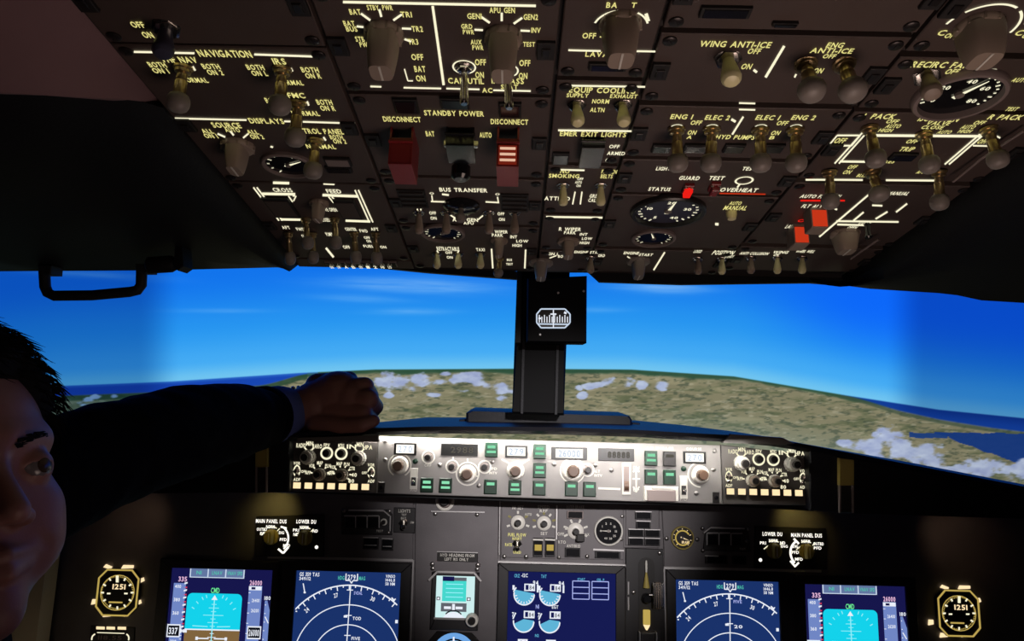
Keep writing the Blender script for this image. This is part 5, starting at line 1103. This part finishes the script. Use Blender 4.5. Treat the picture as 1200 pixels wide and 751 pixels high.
# ------------------------------------------------------------------ projection screen with the computer-made view
def px_of(P):
    q = CM.transposed() @ (P - EYE); return 600 + FPX * q.x / -q.z, 375.5 - FPX * q.y / -q.z
hz = [(-1500, 560), (-300, 480), (0, 460), (75, 452), (200, 447), (350, 437), (440, 433), (600, 432), (740, 433), (860, 441), (990, 463), (1100, 480), (1200, 490), (1400, 515), (2600, 640)]
def build_screen():
    NA = 1500; RAD = 2.7
    az = np.linspace(R(-62), R(62), NA); zz = np.concatenate([np.linspace(.55, .84, 20), np.linspace(.85, 1.75, 440), np.linspace(1.76, 2.35, 30)]); NZ = len(zz)
    AZ, ZZ = np.meshgrid(az, zz)
    X = np.sin(AZ) * RAD - .05; Y = np.cos(AZ) * RAD; Z = ZZ
    C = np.array(CM.transposed()); D = np.stack([X - EYE.x, Y - EYE.y, Z - EYE.z], -1) @ C.T
    d = np.maximum(-D[..., 2], .3); PX = 600 + FPX * D[..., 0] / d; PY = 375.5 - FPX * D[..., 1] / d
    H = np.interp(PX, [p[0] for p in hz], [p[1] for p in hz])
    rs = np.random.RandomState(3)
    def vnoise(x, y, seed):
        xi = np.floor(x).astype(int); yi = np.floor(y).astype(int); fx = x - xi; fy = y - yi; fx = fx * fx * (3 - 2 * fx); fy = fy * fy * (3 - 2 * fy)
        def h(a, b_): n_ = (a * 374761393 + b_ * 668265263 + seed * 1442695041) & 0x7fffffff; n_ = ((n_ ^ (n_ >> 13)) * 1274126177) & 0x7fffffff; return ((n_ ^ (n_ >> 16)) & 0xffff) / 65535.
        return (h(xi, yi) * (1 - fx) + h(xi + 1, yi) * fx) * (1 - fy) + (h(xi, yi + 1) * (1 - fx) + h(xi + 1, yi + 1) * fx) * fy
    def fbm(x, y, seed, o=4):
        s = 0; a = .5; t = 0
        for k in range(o): s = s + a * vnoise(x * 2 ** k, y * 2 ** k, seed + k); t += a; a *= .55
        return s / t
    ss = lambda a, b_, x: np.clip((x - a) / (b_ - a), 0, 1) ** 2 * (3 - 2 * np.clip((x - a) / (b_ - a), 0, 1))
    mix = lambda a, b_, t: a * (1 - t[..., None]) + np.array(b_, float) * t[..., None]
    # sky
    h = (H - PY)                       # above the horizon
    rgb = np.zeros(PX.shape + (3,)) + np.array([112, 196, 240.])
    rgb = mix(rgb, (70, 172, 244), ss(0, 22, h)); rgb = mix(rgb, (40, 150, 240), ss(15, 65, h)); rgb = mix(rgb, (18, 116, 236), ss(50, 125, h)); rgb = mix(rgb, (8, 84, 222), ss(125, 330, h))
    rgb = mix(rgb, (10, 98, 255), ss(850, 1020, PX) * ss(20, 110, h) * .7)
    # streaky high cloud
    def streak(cx, cy, rx, ry, s, sl=0): 
        e = ((PX - cx) / rx) ** 2 + ((PY - cy - (PX - cx) * sl) / ry) ** 2
        return np.exp(-e * 1.4) * s * (.3 + 1.1 * fbm(PX / 60 + 5, (PY - PX * sl) / 4., 11))
    st = streak(490, 334, 110, 10, .62, .03) + streak(480, 365, 50, 4, .4) + streak(775, 337, 60, 7, .65, .03) + streak(110, 322, 80, 5, .42, .06) + streak(260, 364, 60, 3, .25) + streak(700, 363, 40, 4, .25) + streak(420, 350, 60, 5, .3, .05)
    rgb = mix(rgb, (165, 205, 250), np.clip(st, 0, .8) * (h > 8))
    # left and right projector fields are dimmer
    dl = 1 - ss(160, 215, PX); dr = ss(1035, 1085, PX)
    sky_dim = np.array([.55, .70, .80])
    # ground
    g = -h
    n1 = fbm(PX / 26., PY / 5., 21, 5); n2 = fbm(PX / 7., PY / 2.2, 41, 3); n3 = fbm(PX / 70., PY / 12., 61, 3)
    gr = np.zeros_like(rgb) + np.array([130, 126, 100.]); gr = mix(gr, (96, 102, 76), ss(.5, .72, n1)); gr = mix(gr, (154, 148, 118), ss(.5, .7, n3) * .6)
    gr = mix(gr, (62, 74, 60), ss(.56, .72, n2) * .6); gr = mix(gr, (176, 170, 146), ss(.6, .78, fbm(PX / 10., PY / 2.5, 71, 3)) * .5)
    ridge = 1 + 7 * fbm(PX / 40., PX * 0, 81, 3); gr = mix(gr, (42, 78, 58), ss(1, -1, (g - ridge) / 2.) * ss(330, 360, PX) * .9)
    gr = mix(gr, (120, 150, 150), ss(30, 75, g) * ss(700, 860, PX) * (1 - ss(1000, 1050, PX)) * .25)
    # far blue water bands
    wb = np.where(PX < 360, 11 * ss(370, 300, PX) + 1, 0) ; gr = mix(gr, (24, 70, 178), ss(1, -1, (g - wb) / 1.5) * (PX < 372)); gr = mix(gr, (52, 118, 208), ss(4, 0, g) * (PX < 372) * .6)
    gr = mix(gr, (40, 70, 50), ss(1, -1, (np.abs(g - wb - 3) - 3) / 1.) * (PX < 360) * .8)
    wr = ss(985, 1060, PX) * (7 + 9 * ss(1000, 1200, PX)); gr = mix(gr, (18, 60, 150), ss(1, -1, (g - wr) / 1.5) * (PX > 985)); gr = mix(gr, (60, 78, 62), ss(1, -1, (np.abs(g - wr - 2.5) - 2) / 1.) * (PX > 985) * .7)
    # lake
    sx = fbm(PX / 30., PY / 30., 91, 3) * 10 - 5
    e = (PY - (506 + (PX - 1100) * .02) - sx * .4 > 0) & (PY + sx < 508 + (PX - 1092) * .34); gr = mix(gr, (22, 56, 128), (e & (PX > 1095)).astype(float) * .95)
    gr = mix(gr, (24, 60, 130), ((np.abs(PY - 510 - (PX - 1085) * .05 + sx * .3) < 3) & (PX > 1066) & (PX < 1110)).astype(float) * .9)
    # low cloud
    cn = fbm(PX / 16., PY / 9., 101, 5) - .5; cl_ = np.zeros_like(PX)
    for cx, cy, rx, ry in ((452, 446, 12, 10), (472, 448, 18, 9), (492, 446, 18, 9), (485, 456, 9, 6), (548, 444, 18, 8), (560, 449, 12, 5), (575, 452, 14, 6), (588, 458, 12, 6), (590, 466, 8, 4), (545, 458, 16, 3), (505, 462, 14, 3), (455, 463, 6, 3), (520, 438, 8, 3), (513, 447, 9, 4),
                           (713, 446, 10, 6), (700, 451, 12, 4), (690, 453, 8, 3), (737, 451, 8, 7), (751, 453, 8, 6), (776, 451, 9, 6), (682, 463, 6, 4), (678, 455, 5, 3),
                           (100, 468, 9, 4), (92, 472, 8, 3), (78, 468, 8, 3), (112, 465, 8, 3), (132, 465, 6, 3), (60, 470, 6, 3), (98, 474, 9, 2.5),
                           (1035, 508, 14, 16), (1050, 515, 22, 14), (1020, 522, 30, 10), (990, 519, 18, 5), (1060, 528, 40, 12), (1095, 540, 26, 9), (1150, 548, 40, 12), (1195, 546, 12, 10), (1120, 552, 60, 7), (1250, 560, 60, 10)):
        k = 1 - ((PX - cx) / rx) ** 2 - ((PY - cy) / ry) ** 2 + cn * 3.6; cl_ = np.maximum(cl_, np.clip(k * 1.6, 0, 1))
    tone = fbm(PX / 12., PY / 6., 131, 4); cc = np.stack([136 + 60 * tone, 148 + 60 * tone, 190 + 36 * tone], -1)
    gr = gr * (1 - cl_[..., None]) + cc * cl_[..., None]
    t = ss(-.8, .8, g)[..., None]; rgb = rgb * (1 - t) + gr * t
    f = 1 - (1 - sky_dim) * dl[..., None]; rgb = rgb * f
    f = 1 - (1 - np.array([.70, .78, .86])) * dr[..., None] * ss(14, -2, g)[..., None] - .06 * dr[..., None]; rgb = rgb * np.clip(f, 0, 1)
    rgb = np.clip(rgb, 0, 255) / 255.; linr = np.where(rgb <= .04045, rgb / 12.92, ((rgb + .055) / 1.055) ** 2.4)
    verts = np.stack([X, Y, Z], -1).reshape(-1, 3)
    # the sheet has thickness: a plain back layer
    I = np.arange(NA * NZ).reshape(NZ, NA); F = np.stack([I[:-1, :-1], I[1:, :-1], I[1:, 1:], I[:-1, 1:]], -1).reshape(-1, 4)
    nb = 40; A2 = np.linspace(R(-62), R(62), nb); bv = []
    for z in (.55, 2.35):
        for a_ in A2: bv.append((math.sin(a_) * (RAD + .02) - .05, math.cos(a_) * (RAD + .02), z))
    off = len(verts); bf = [(off + i, off + i + 1, off + nb + i + 1, off + nb + i) for i in range(nb - 1)]
    me = bpy.data.meshes.new('screen_sheet'); me.from_pydata(np.vstack([verts, np.array(bv)]).tolist(), [], F.tolist() + bf)
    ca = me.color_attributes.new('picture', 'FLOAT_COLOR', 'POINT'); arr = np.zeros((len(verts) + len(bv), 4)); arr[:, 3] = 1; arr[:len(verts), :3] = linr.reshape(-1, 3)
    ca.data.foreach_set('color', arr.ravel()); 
    m = bpy.data.materials.new('screen_picture'); m.use_nodes = True; nt = m.node_tree; nt.nodes.clear()
    at = nt.nodes.new('ShaderNodeVertexColor'); at.layer_name = 'picture'; e = nt.nodes.new('ShaderNodeEmission'); o = nt.nodes.new('ShaderNodeOutputMaterial'); nt.links.new(at.outputs[0], e.inputs[0]); nt.links.new(e.outputs[0], o.inputs[0])
    M['screen_picture'] = m; me.materials.append(m); me.materials.append(M['black_matte'])
    mi = np.zeros(len(F) + len(bf), int); mi[len(F):] = 1; me.polygons.foreach_set('material_index', mi); me.update(); return me
ps = empty('projection_screen', (0, 2.65, .0), 'tall curved projection screen showing blue sky, coast and cloud outside the windscreen', 'screen')
so = bpy.data.objects.new('screen_sheet', build_screen()); col.objects.link(so); so.parent = ps; so.location = -ps.location
b = MB()
for a_ in (-61, -30, 0, 30, 61): b.box((math.sin(R(a_)) * 2.78 - .05, math.cos(R(a_)) * 2.78, .30), (.06, .06, .62), 'black_matte', .004)
b.v = [tuple(Vector(v) - ps.location) for v in b.v]; tag(b.build('screen_stand', ps))
# ================================================================== PERSON
def bake(o, mods, name):
    for kind, kw in mods:
        md = o.modifiers.new(kind, kind)
        for k, v in kw.items(): setattr(md, k, v)
    dg = bpy.context.evaluated_depsgraph_get(); me = bpy.data.meshes.new_from_object(o.evaluated_get(dg)); me.name = name
    bpy.data.objects.remove(o); me.polygons.foreach_set('use_smooth', [True] * len(me.polygons)); return me
def head_sdf(P, hair=0):
    x, y, z = P[..., 0], P[..., 1], P[..., 2]; ax = np.abs(x)
    def ell(c, r): 
        q = np.stack([(x - c[0]) / r[0], (y - c[1]) / r[1], (z - c[2]) / r[2]], -1); L = np.linalg.norm(q, axis=-1); return (L - 1) * min(r)
    def elm(c, r):
        q = np.stack([(ax - c[0]) / r[0], (y - c[1]) / r[1], (z - c[2]) / r[2]], -1); L = np.linalg.norm(q, axis=-1); return (L - 1) * min(r)
    def cap(a, b_, r0, r1, X=x):
        a = np.array(a); b_ = np.array(b_); d = b_ - a; q = np.stack([X, y, z], -1) - a; t = np.clip((q @ d) / (d @ d), 0, 1); return np.linalg.norm(q - t[..., None] * d, axis=-1) - (r0 + (r1 - r0) * t)
    def su(a, b_, k): h = np.clip(.5 + .5 * (b_ - a) / k, 0, 1); return b_ + (a - b_) * h - k * h * (1 - h)
    def sd(a, b_, k): return -su(-a, b_, k)      # a minus b
    d = ell((0, .022, .040), (.075, .095, .078)); d = su(d, ell((0, -.020, .005), (.064, .066, .088)), .03); d = su(d, ell((0, -.018, -.058), (.055, .060, .046)), .03)
    d = su(d, cap((0, -.066, -.092), (0, -.060, -.086), .019, .02), .022); d = su(d, elm((.040, -.050, -.026), (.024, .026, .020)), .018); d = su(d, elm((.036, -.056, -.050), (.022, .022, .022)), .016)
    d = su(d, cap((.010, -.080, .024), (.046, -.064, .024), .008, .009, ax), .012)
    d = sd(d, elm((.033, -.099, .003), (.021, .020, .013)), .012)
    d = su(d, cap((0, -.080, .014), (0, -.103, -.026), .0065, .0098), .010); d = su(d, elm((.011, -.092, -.031), (.008, .010, .0075)), .005); d = sd(d, elm((.0075, -.097, -.039), (.004, .006, .003)), .002)
    d = su(d, cap((0, -.089, -.054), (.021, -.080, -.0555), .0055, .003, ax), .006); d = su(d, cap((0, -.088, -.066), (.019, -.080, -.063), .0068, .003, ax), .006)
    d = sd(d, cap((0, -.0955, -.0600), (.024, -.083, -.0570), .0016, .0014, ax), .0025); d = sd(d, cap((.022, -.093, -.036), (.034, -.083, -.054), .0025, .0025, ax), .006)
    lid = elm((.033, -.072, .003), (.0150, .0150, .0145)); lid = sd(lid, elm((.033, -.086, .0010), (.0125, .012, .0030)), .001); d = su(d, lid, .003)
    d = su(d, elm((.078, .012, -.006), (.007, .018, .031)), .006); d = sd(d, elm((.084, .010, -.004), (.005, .010, .018)), .004)
    d = su(d, cap((0, .030, -.05), (0, .045, -.14), .052, .052), .02)
    return d
def march(N=260, r0=.16, bias=None):
    th = np.linspace(0, math.pi, N); ph = np.linspace(0, 2 * math.pi, N * 2, endpoint=False); TH, PH = np.meshgrid(th, ph, indexing='ij')
    D = np.stack([np.sin(TH) * np.sin(PH), -np.sin(TH) * np.cos(PH), np.cos(TH)], -1); C = np.array([0, -.012, -.005]); t = np.full(TH.shape, r0)
    for _ in range(90):
        d = head_sdf(C + D * t[..., None]); t = np.maximum(t - np.clip(d, -.002, .02) * .8, .01)
    return C, D, t, TH, PH
C, D, t, TH, PH = march(); N, N2 = TH.shape
hv = (C + D * t[..., None]).reshape(-1, 3); idx = np.arange(N * N2).reshape(N, N2)
hf = np.stack([idx[:-1], np.roll(idx, -1, 1)[:-1], np.roll(idx, -1, 1)[1:], idx[1:]], -1).reshape(-1, 4)
# where the head stands and looks
yaw = R(66); tilt = R(-2); pitch = R(-12); HR = Matrix.Rotation(yaw, 4, 'Z') @ Matrix.Rotation(tilt, 4, 'Y') @ Matrix.Rotation(pitch, 4, 'X')
HC = atY(44, 546, .545) - HR @ Vector((.033, -.080, .0025))
HM = Matrix.Translation(HC) @ HR
HMn = np.array(HM)
def tow(v): v = np.asarray(v); return v @ HMn[:3, :3].T + HMn[:3, 3]
def capsule(b, p0, p1, r0, r1, m, seg=20, sx=1, sy=1):
    p0, p1 = Vector(p0), Vector(p1); L = (p1 - p0).length; prof = []
    for k in range(7): q = R(-90 + 15 * k); prof.append((max(r0 * math.cos(q), 1e-4), r0 * math.sin(q)))
    for k in range(7): q = R(15 * k); prof.append((max(r1 * math.cos(q), 1e-4), L + r1 * math.sin(q)))
    b.lathe(p0, prof, m, seg, axis=(p1 - p0), sx=sx, sy=sy)
b = MB(); b.add(tow(hv).tolist(), hf.tolist(), 'skin')
nk0 = Vector(tow([0, .03, -.07])); nk1 = Vector((-.56, .58, 1.07)); ch = Vector((-.60, .56, .97)); pel = Vector((-.62, .50, .55))
sh = Vector((-.52, .70, 1.122)); shL = Vector((-.80, .50, 1.02)); el = atY(212, 507, .90); wr = atY(338, 483, 1.105)
capsule(b, nk0, nk1, .053, .060, 'skin'); capsule(b, nk1, sh, .055, .048, 'skin'); capsule(b, nk1, shL, .055, .058, 'skin'); capsule(b, ch, pel, .13, .13, 'skin', 28)
for s_ in (-.11, .11):
    kn_ = Vector((-.62 + s_, .95, .56)); ft = Vector((-.62 + s_, .98, .08)); capsule(b, pel, kn_, .08, .055, 'skin'); capsule(b, kn_, ft, .05, .038, 'skin'); capsule(b, ft + Vector((0, 0, -.042)), ft + Vector((0, .14, -.045)), .036, .032, 'skin')
capsule(b, sh, el, .046, .040, 'skin'); capsule(b, el, wr, .040, .027, 'skin'); elL = Vector((-.86, .58, .78)); wrL = Vector((-.66, .86, .72)); capsule(b, shL, elL, .050, .040, 'skin'); capsule(b, elL, wrL, .040, .027, 'skin')
hl = Vector((-.64, .93, .72)); capsule(b, wrL, hl, .03, .03, 'skin')
for k in range(4): capsule(b, hl + Vector((-.03 + k * .019, .0, 0)), hl + Vector((-.032 + k * .021, .055 - abs(k - 1.4) * .006, -.012)), .010, .0085, 'skin', 12)
capsule(b, hl + Vector((.03, -.03, 0)), hl + Vector((.055, .01, -.01)), .012, .010, 'skin', 12)
H = lambda x, y, Y: atY(x, y, Y)
# right hand: loose fist resting on the glareshield, back of the hand to the camera
capsule(b, wr, H(368, 477, 1.11), .030, .036, 'skin'); capsule(b, H(368, 475, 1.115), H(396, 467, 1.12), .036, .042, 'skin'); capsule(b, H(396, 467, 1.12), H(412, 470, 1.11), .042, .034, 'skin')
kn = [((425, 485), 1.082), ((432, 468), 1.09), ((427, 453), 1.105), ((409, 445), 1.13)]      # knuckles index..little
for i, ((x, y), Y) in enumerate(kn):
    k = H(x, y, Y); r = (.0150, .0155, .0148, .0135)[i]
    capsule(b, H(372, 478 - i * 9, 1.10 + i * .008), k, .018, r, 'skin', 14)
    p1 = k + Vector((.004, .034, -.010 - .002 * i)); p2 = p1 + Vector((-.016, .012, -.018)); p3 = p2 + Vector((-.018, -.008, -.006))
    for q in (p1, p2, p3): q.z = max(q.z, 1.176)
    capsule(b, k, p1, r * .92, r * .80, 'skin', 14); capsule(b, p1, p2, r * .80, r * .72, 'skin', 12); capsule(b, p2, p3, r * .72, r * .62, 'skin', 12)
t0 = H(372, 497, 1.085); t1 = H(402, 500, 1.072); t2 = H(424, 498, 1.066); t3 = H(438, 493, 1.07)
capsule(b, t0, t1, .016, .0135, 'skin', 14); capsule(b, t1, t2, .0125, .0115, 'skin', 14); capsule(b, t2, t3, .0115, .009, 'skin', 14)
tmp = b.build('tmp')
me = bake(tmp, [('REMESH', dict(mode='VOXEL', voxel_size=.0022, use_smooth_shade=True)), ('SMOOTH', dict(factor=.5, iterations=3))], 'body')
pe = empty('person', Vector((-.62, .50, 0)), 'person in black at the left edge, face turned right, arm on the glareshield', 'person')
bo = bpy.data.objects.new('body', me); col.objects.link(bo); bo.parent = pe; bo.location = -pe.location
me.materials.clear(); me.materials.append(M['skin'])
def local(b, name, par=bo): return b.build(name, par)      # the body's own frame equals world
# clothing
b = MB(); sl = []
capsule(b, ch + Vector((0, 0, .02)), pel + Vector((0, 0, -.02)), .155, .155, 'shirt', 30); capsule(b, nk1 + Vector((0, 0, -.03)), sh, .072, .060, 'shirt', 26); capsule(b, nk1 + Vector((0, 0, -.03)), shL, .075, .073, 'shirt', 26)
capsule(b, sh, lerp(sh, el, .5) + Vector((0, 0, .008)), .058, .058, 'shirt', 26); capsule(b, lerp(sh, el, .5) + Vector((0, 0, .008)), el, .058, .055, 'shirt', 26)
capsule(b, el, lerp(el, wr, .5) + Vector((0, 0, .001)), .056, .050, 'shirt', 24); b.lathe(lerp(el, wr, .45), [(.049, 0), (.045, (wr - el).length * .20), (.042, (wr - el).length * .28), (.036, (wr - el).length * .285)], 'shirt', 26, axis=wr - el)
capsule(b, shL, elL, .070, .055, 'shirt', 24); capsule(b, elL, lerp(elL, wrL, .8), .055, .042, 'shirt', 24)
for s_ in (-.10, .10):
    kn_ = Vector((-.62 + s_, .95, .56)); ft = Vector((-.62 + s_ * 1.1, .98, .10)); capsule(b, pel + Vector((s_ * .8, 0, 0)), kn_, .095, .07, 'shirt', 20); capsule(b, kn_, ft, .068, .05, 'shirt', 20)
tmp = b.build('tmp'); tx = bpy.data.textures.new('folds', 'CLOUDS'); tx.noise_scale = .07
me2 = bake(tmp, [('REMESH', dict(mode='VOXEL', voxel_size=.005, use_smooth_shade=True)), ('SMOOTH', dict(factor=.5, iterations=5)), ('DISPLACE', dict(texture=tx, strength=.012, mid_level=.5, texture_coords='GLOBAL'))], 'sweater')
me2.materials.clear(); me2.materials.append(M['shirt']); so2 = bpy.data.objects.new('sweater', me2); col.objects.link(so2); so2.parent = bo
b = MB()                                                            # cuff
ax_ = (wr - el).normalized(); b.lathe(lerp(el, wr, .70), [(.0425, 0), (.0440, .003), (.0435, .014), (.042, .018), (.034, .019)], 'shirt', 28, axis=ax_); local(b, 'cuff')
b = MB(); b.lathe(lerp(el, wr, .76), [(.038, 0), (.0410, .006), (.0415, .026), (.0395, .040), (.0380, .040), (.0370, .004)], 'cuff_blue', 28, axis=ax_); tag(local(b, 'shirt_cuff'), 'pale blue shirt cuff')
b = MB(); e1 = Vector((0, 0, 1)); e1 = (e1 - ax_ * e1.dot(ax_)).normalized(); e2 = ax_.cross(e1)   # bead bracelet
for rr in range(3):
    for k in range(22):
        q = 2 * math.pi * (k + rr * .5) / 22; p = wr + ax_ * (.012 + rr * .0065) + (e1 * math.cos(q) + e2 * math.sin(q)) * .0350; b.lathe(p - ax_ * .003, [(.0008, 0), (.0024, .0012), (.003, .003), (.0024, .0048), (.0008, .006)], 'edge_silver', 8, axis=ax_)
tag(local(b, 'bracelet'), 'shiny beaded bracelet')
# eyes, brows, lips tint
for s in (-1, 1):
    b = MB(); c = Vector(tow([s * .033, -.0735, .0025])); prof = [(max(.0130 * math.sin(R(k * 12)), 1e-4), -.0130 * math.cos(R(k * 12))) for k in range(16)]
    f = Vector(tow([s * .033 + .004, -.1, .0025])) - c; b.lathe(c, prof, 'eye_white', 22, axis=f); o = local(b, 'eye')
    b = MB(); fn = f.normalized(); b.lathe(c + fn * .0114, [(.0058, 0), (.0050, .0012), (.0025, .0020), (.0004, .0021)], 'iris', 20, axis=fn); b.build('iris', o)
    b = MB()
    for k in range(70):
        u = random.random(); X = s * (.012 + .036 * u); Zb = .0190 + .006 * math.sin(u * 2.4) + random.uniform(-.003, .003) * (1 - .5 * u); yb = -.0885 + .021 * u ** 2
        p = tow([X, yb - .002, Zb]); q = tow([X + s * .006, yb + .001 - .001, Zb + .001 * random.random()]); b.sweep([p, (Vector(p) + Vector(q)) / 2 + Vector(tow([0, -.001, 0])) - Vector(tow([0, 0, 0])), q], [.0006, .0005, .0001], 'hair', 4)
    local(b, 'eyebrow')
# hair: cap plus loose strands
hl_ = lambda th_, ph_: None
Pn = hv.reshape(N, N2, 3); mask = np.zeros((N, N2)); 
front = -Pn[..., 1]; line = .066 - .035 * np.clip((np.abs(Pn[..., 0]) - .035) / .03, 0, 1) - np.clip((Pn[..., 1] + .02) / .05, 0, 1) * .075 - np.clip((Pn[..., 1] - .05) / .05, 0, 1) * .06
mask = np.clip((Pn[..., 2] - line) / .012, 0, 1)
hn = np.array([[noise.noise(Vector(Pn[i, j]) * 60) for j in range(0, N2, 4)] for i in range(0, N, 4)]); hn = np.kron(hn, np.ones((4, 4)))[:N, :N2]
tt = t + mask * (.009 + .011 * np.clip(Pn[..., 2] / .11, 0, 1) + .004 * hn) - (1 - mask) * .006
hp = (C + D * tt[..., None]).reshape(-1, 3); fm = (mask.reshape(-1)[hf].max(1) > .01) if True else None
used = np.unique(hf[fm]); mp_ = -np.ones(len(hp), int); mp_[used] = np.arange(len(used)); b = MB(); b.add(tow(hp[used]).tolist(), mp_[hf[fm]].tolist(), 'hair')
cand = np.argwhere(mask > .35)
for k in range(4200):
    i, j = cand[random.randrange(len(cand))]
    if random.random() > math.sin(TH[i, j]) + .1: continue
    p = C + D[i, j] * (tt[i, j] - .001); out = D[i, j]; fl = np.array([random.uniform(-.4, .4) + .5 * np.sign(p[0] + .001), -.5 if p[1] < .02 else .2, -.55]); fl = fl - out * (fl @ out); fl /= np.linalg.norm(fl) + 1e-6
    L = random.uniform(.012, .024); q1 = p + fl * L * .5 + out * .002; q2 = p + fl * L + out * random.uniform(-.003, .002)
    b.sweep([tow(p), tow(q1), tow(q2)], [.0007, .0006, .00012], 'hair', 3, False)
local(b, 'hair')

# ================================================================== LIGHT
w = bpy.data.worlds.new('world'); scn.world = w; w.use_nodes = True; w.node_tree.nodes['Background'].inputs[0].default_value = (0, 0, 0, 1); w.node_tree.nodes['Background'].inputs[1].default_value = 0
def light(nm, kind, loc, tgt, e, colr, **k):
    d = bpy.data.lights.new(nm, kind); d.energy = e; d.color = colr
    for a, v in k.items(): setattr(d, a, v)
    o = bpy.data.objects.new(nm, d); col.objects.link(o); o.location = loc
    dv = Vector(tgt) - Vector(loc); o.rotation_euler = dv.to_track_quat('-Z', 'Y').to_euler(); return o
light('map_light', 'SPOT', (.22, -.35, 1.50), atY(648, 580, 1.12), 84, (1, .94, .93), spot_size=R(20), spot_blend=1, shadow_soft_size=.02)
light('lip_light', 'AREA', atY(645, 516, 1.064), atY(645, 560, 1.09), .62, (1, .96, .88), shape='RECTANGLE', size=.56, size_y=.006)
light('overhead_fill', 'AREA', (0.22, .30, .86), (.12, .50, 1.5), .78, (1, .74, .64), size=.35, spread=R(125))  # unseen fill added to brighten the overhead, standing for glow off displays and panels
light('aft_fill', 'AREA', (0, -.9, 1.35), (0, 1, 1.45), .22, (1, .72, .66), size=.5)  # unseen weak warm fill added behind the camera for liner, panels and face
light('flood_light', 'SPOT', atY(324, 578, 1.12), atY(322, 598, 1.163), .10, (1, .78, .20), spot_size=R(80), spot_blend=1, shadow_soft_size=.008)
light('flood_light', 'SPOT', atY(937, 592, 1.12), atY(935, 612, 1.163), .10, (1, .78, .20), spot_size=R(80), spot_blend=1, shadow_soft_size=.008)
light('flood_light', 'SPOT', atY(160, 590, 1.08), atY(160, 612, 1.163), .05, (1, .62, .36), spot_size=R(70), spot_blend=1, shadow_soft_size=.01)
light('flood_light', 'SPOT', atY(1120, 612, 1.08), atY(1120, 630, 1.163), .05, (1, .62, .36), spot_size=R(70), spot_blend=1, shadow_soft_size=.01)
light('side_lamp', 'POINT', atY(20, 830, .98), (0, 0, 0), .05, (1, .8, .55), shadow_soft_size=.03)
scn.view_settings.view_transform = 'Standard'; scn.view_settings.look = 'None'; scn.view_settings.exposure = 0; scn.view_settings.gamma = 1; scn.view_settings.use_curve_mapping = False
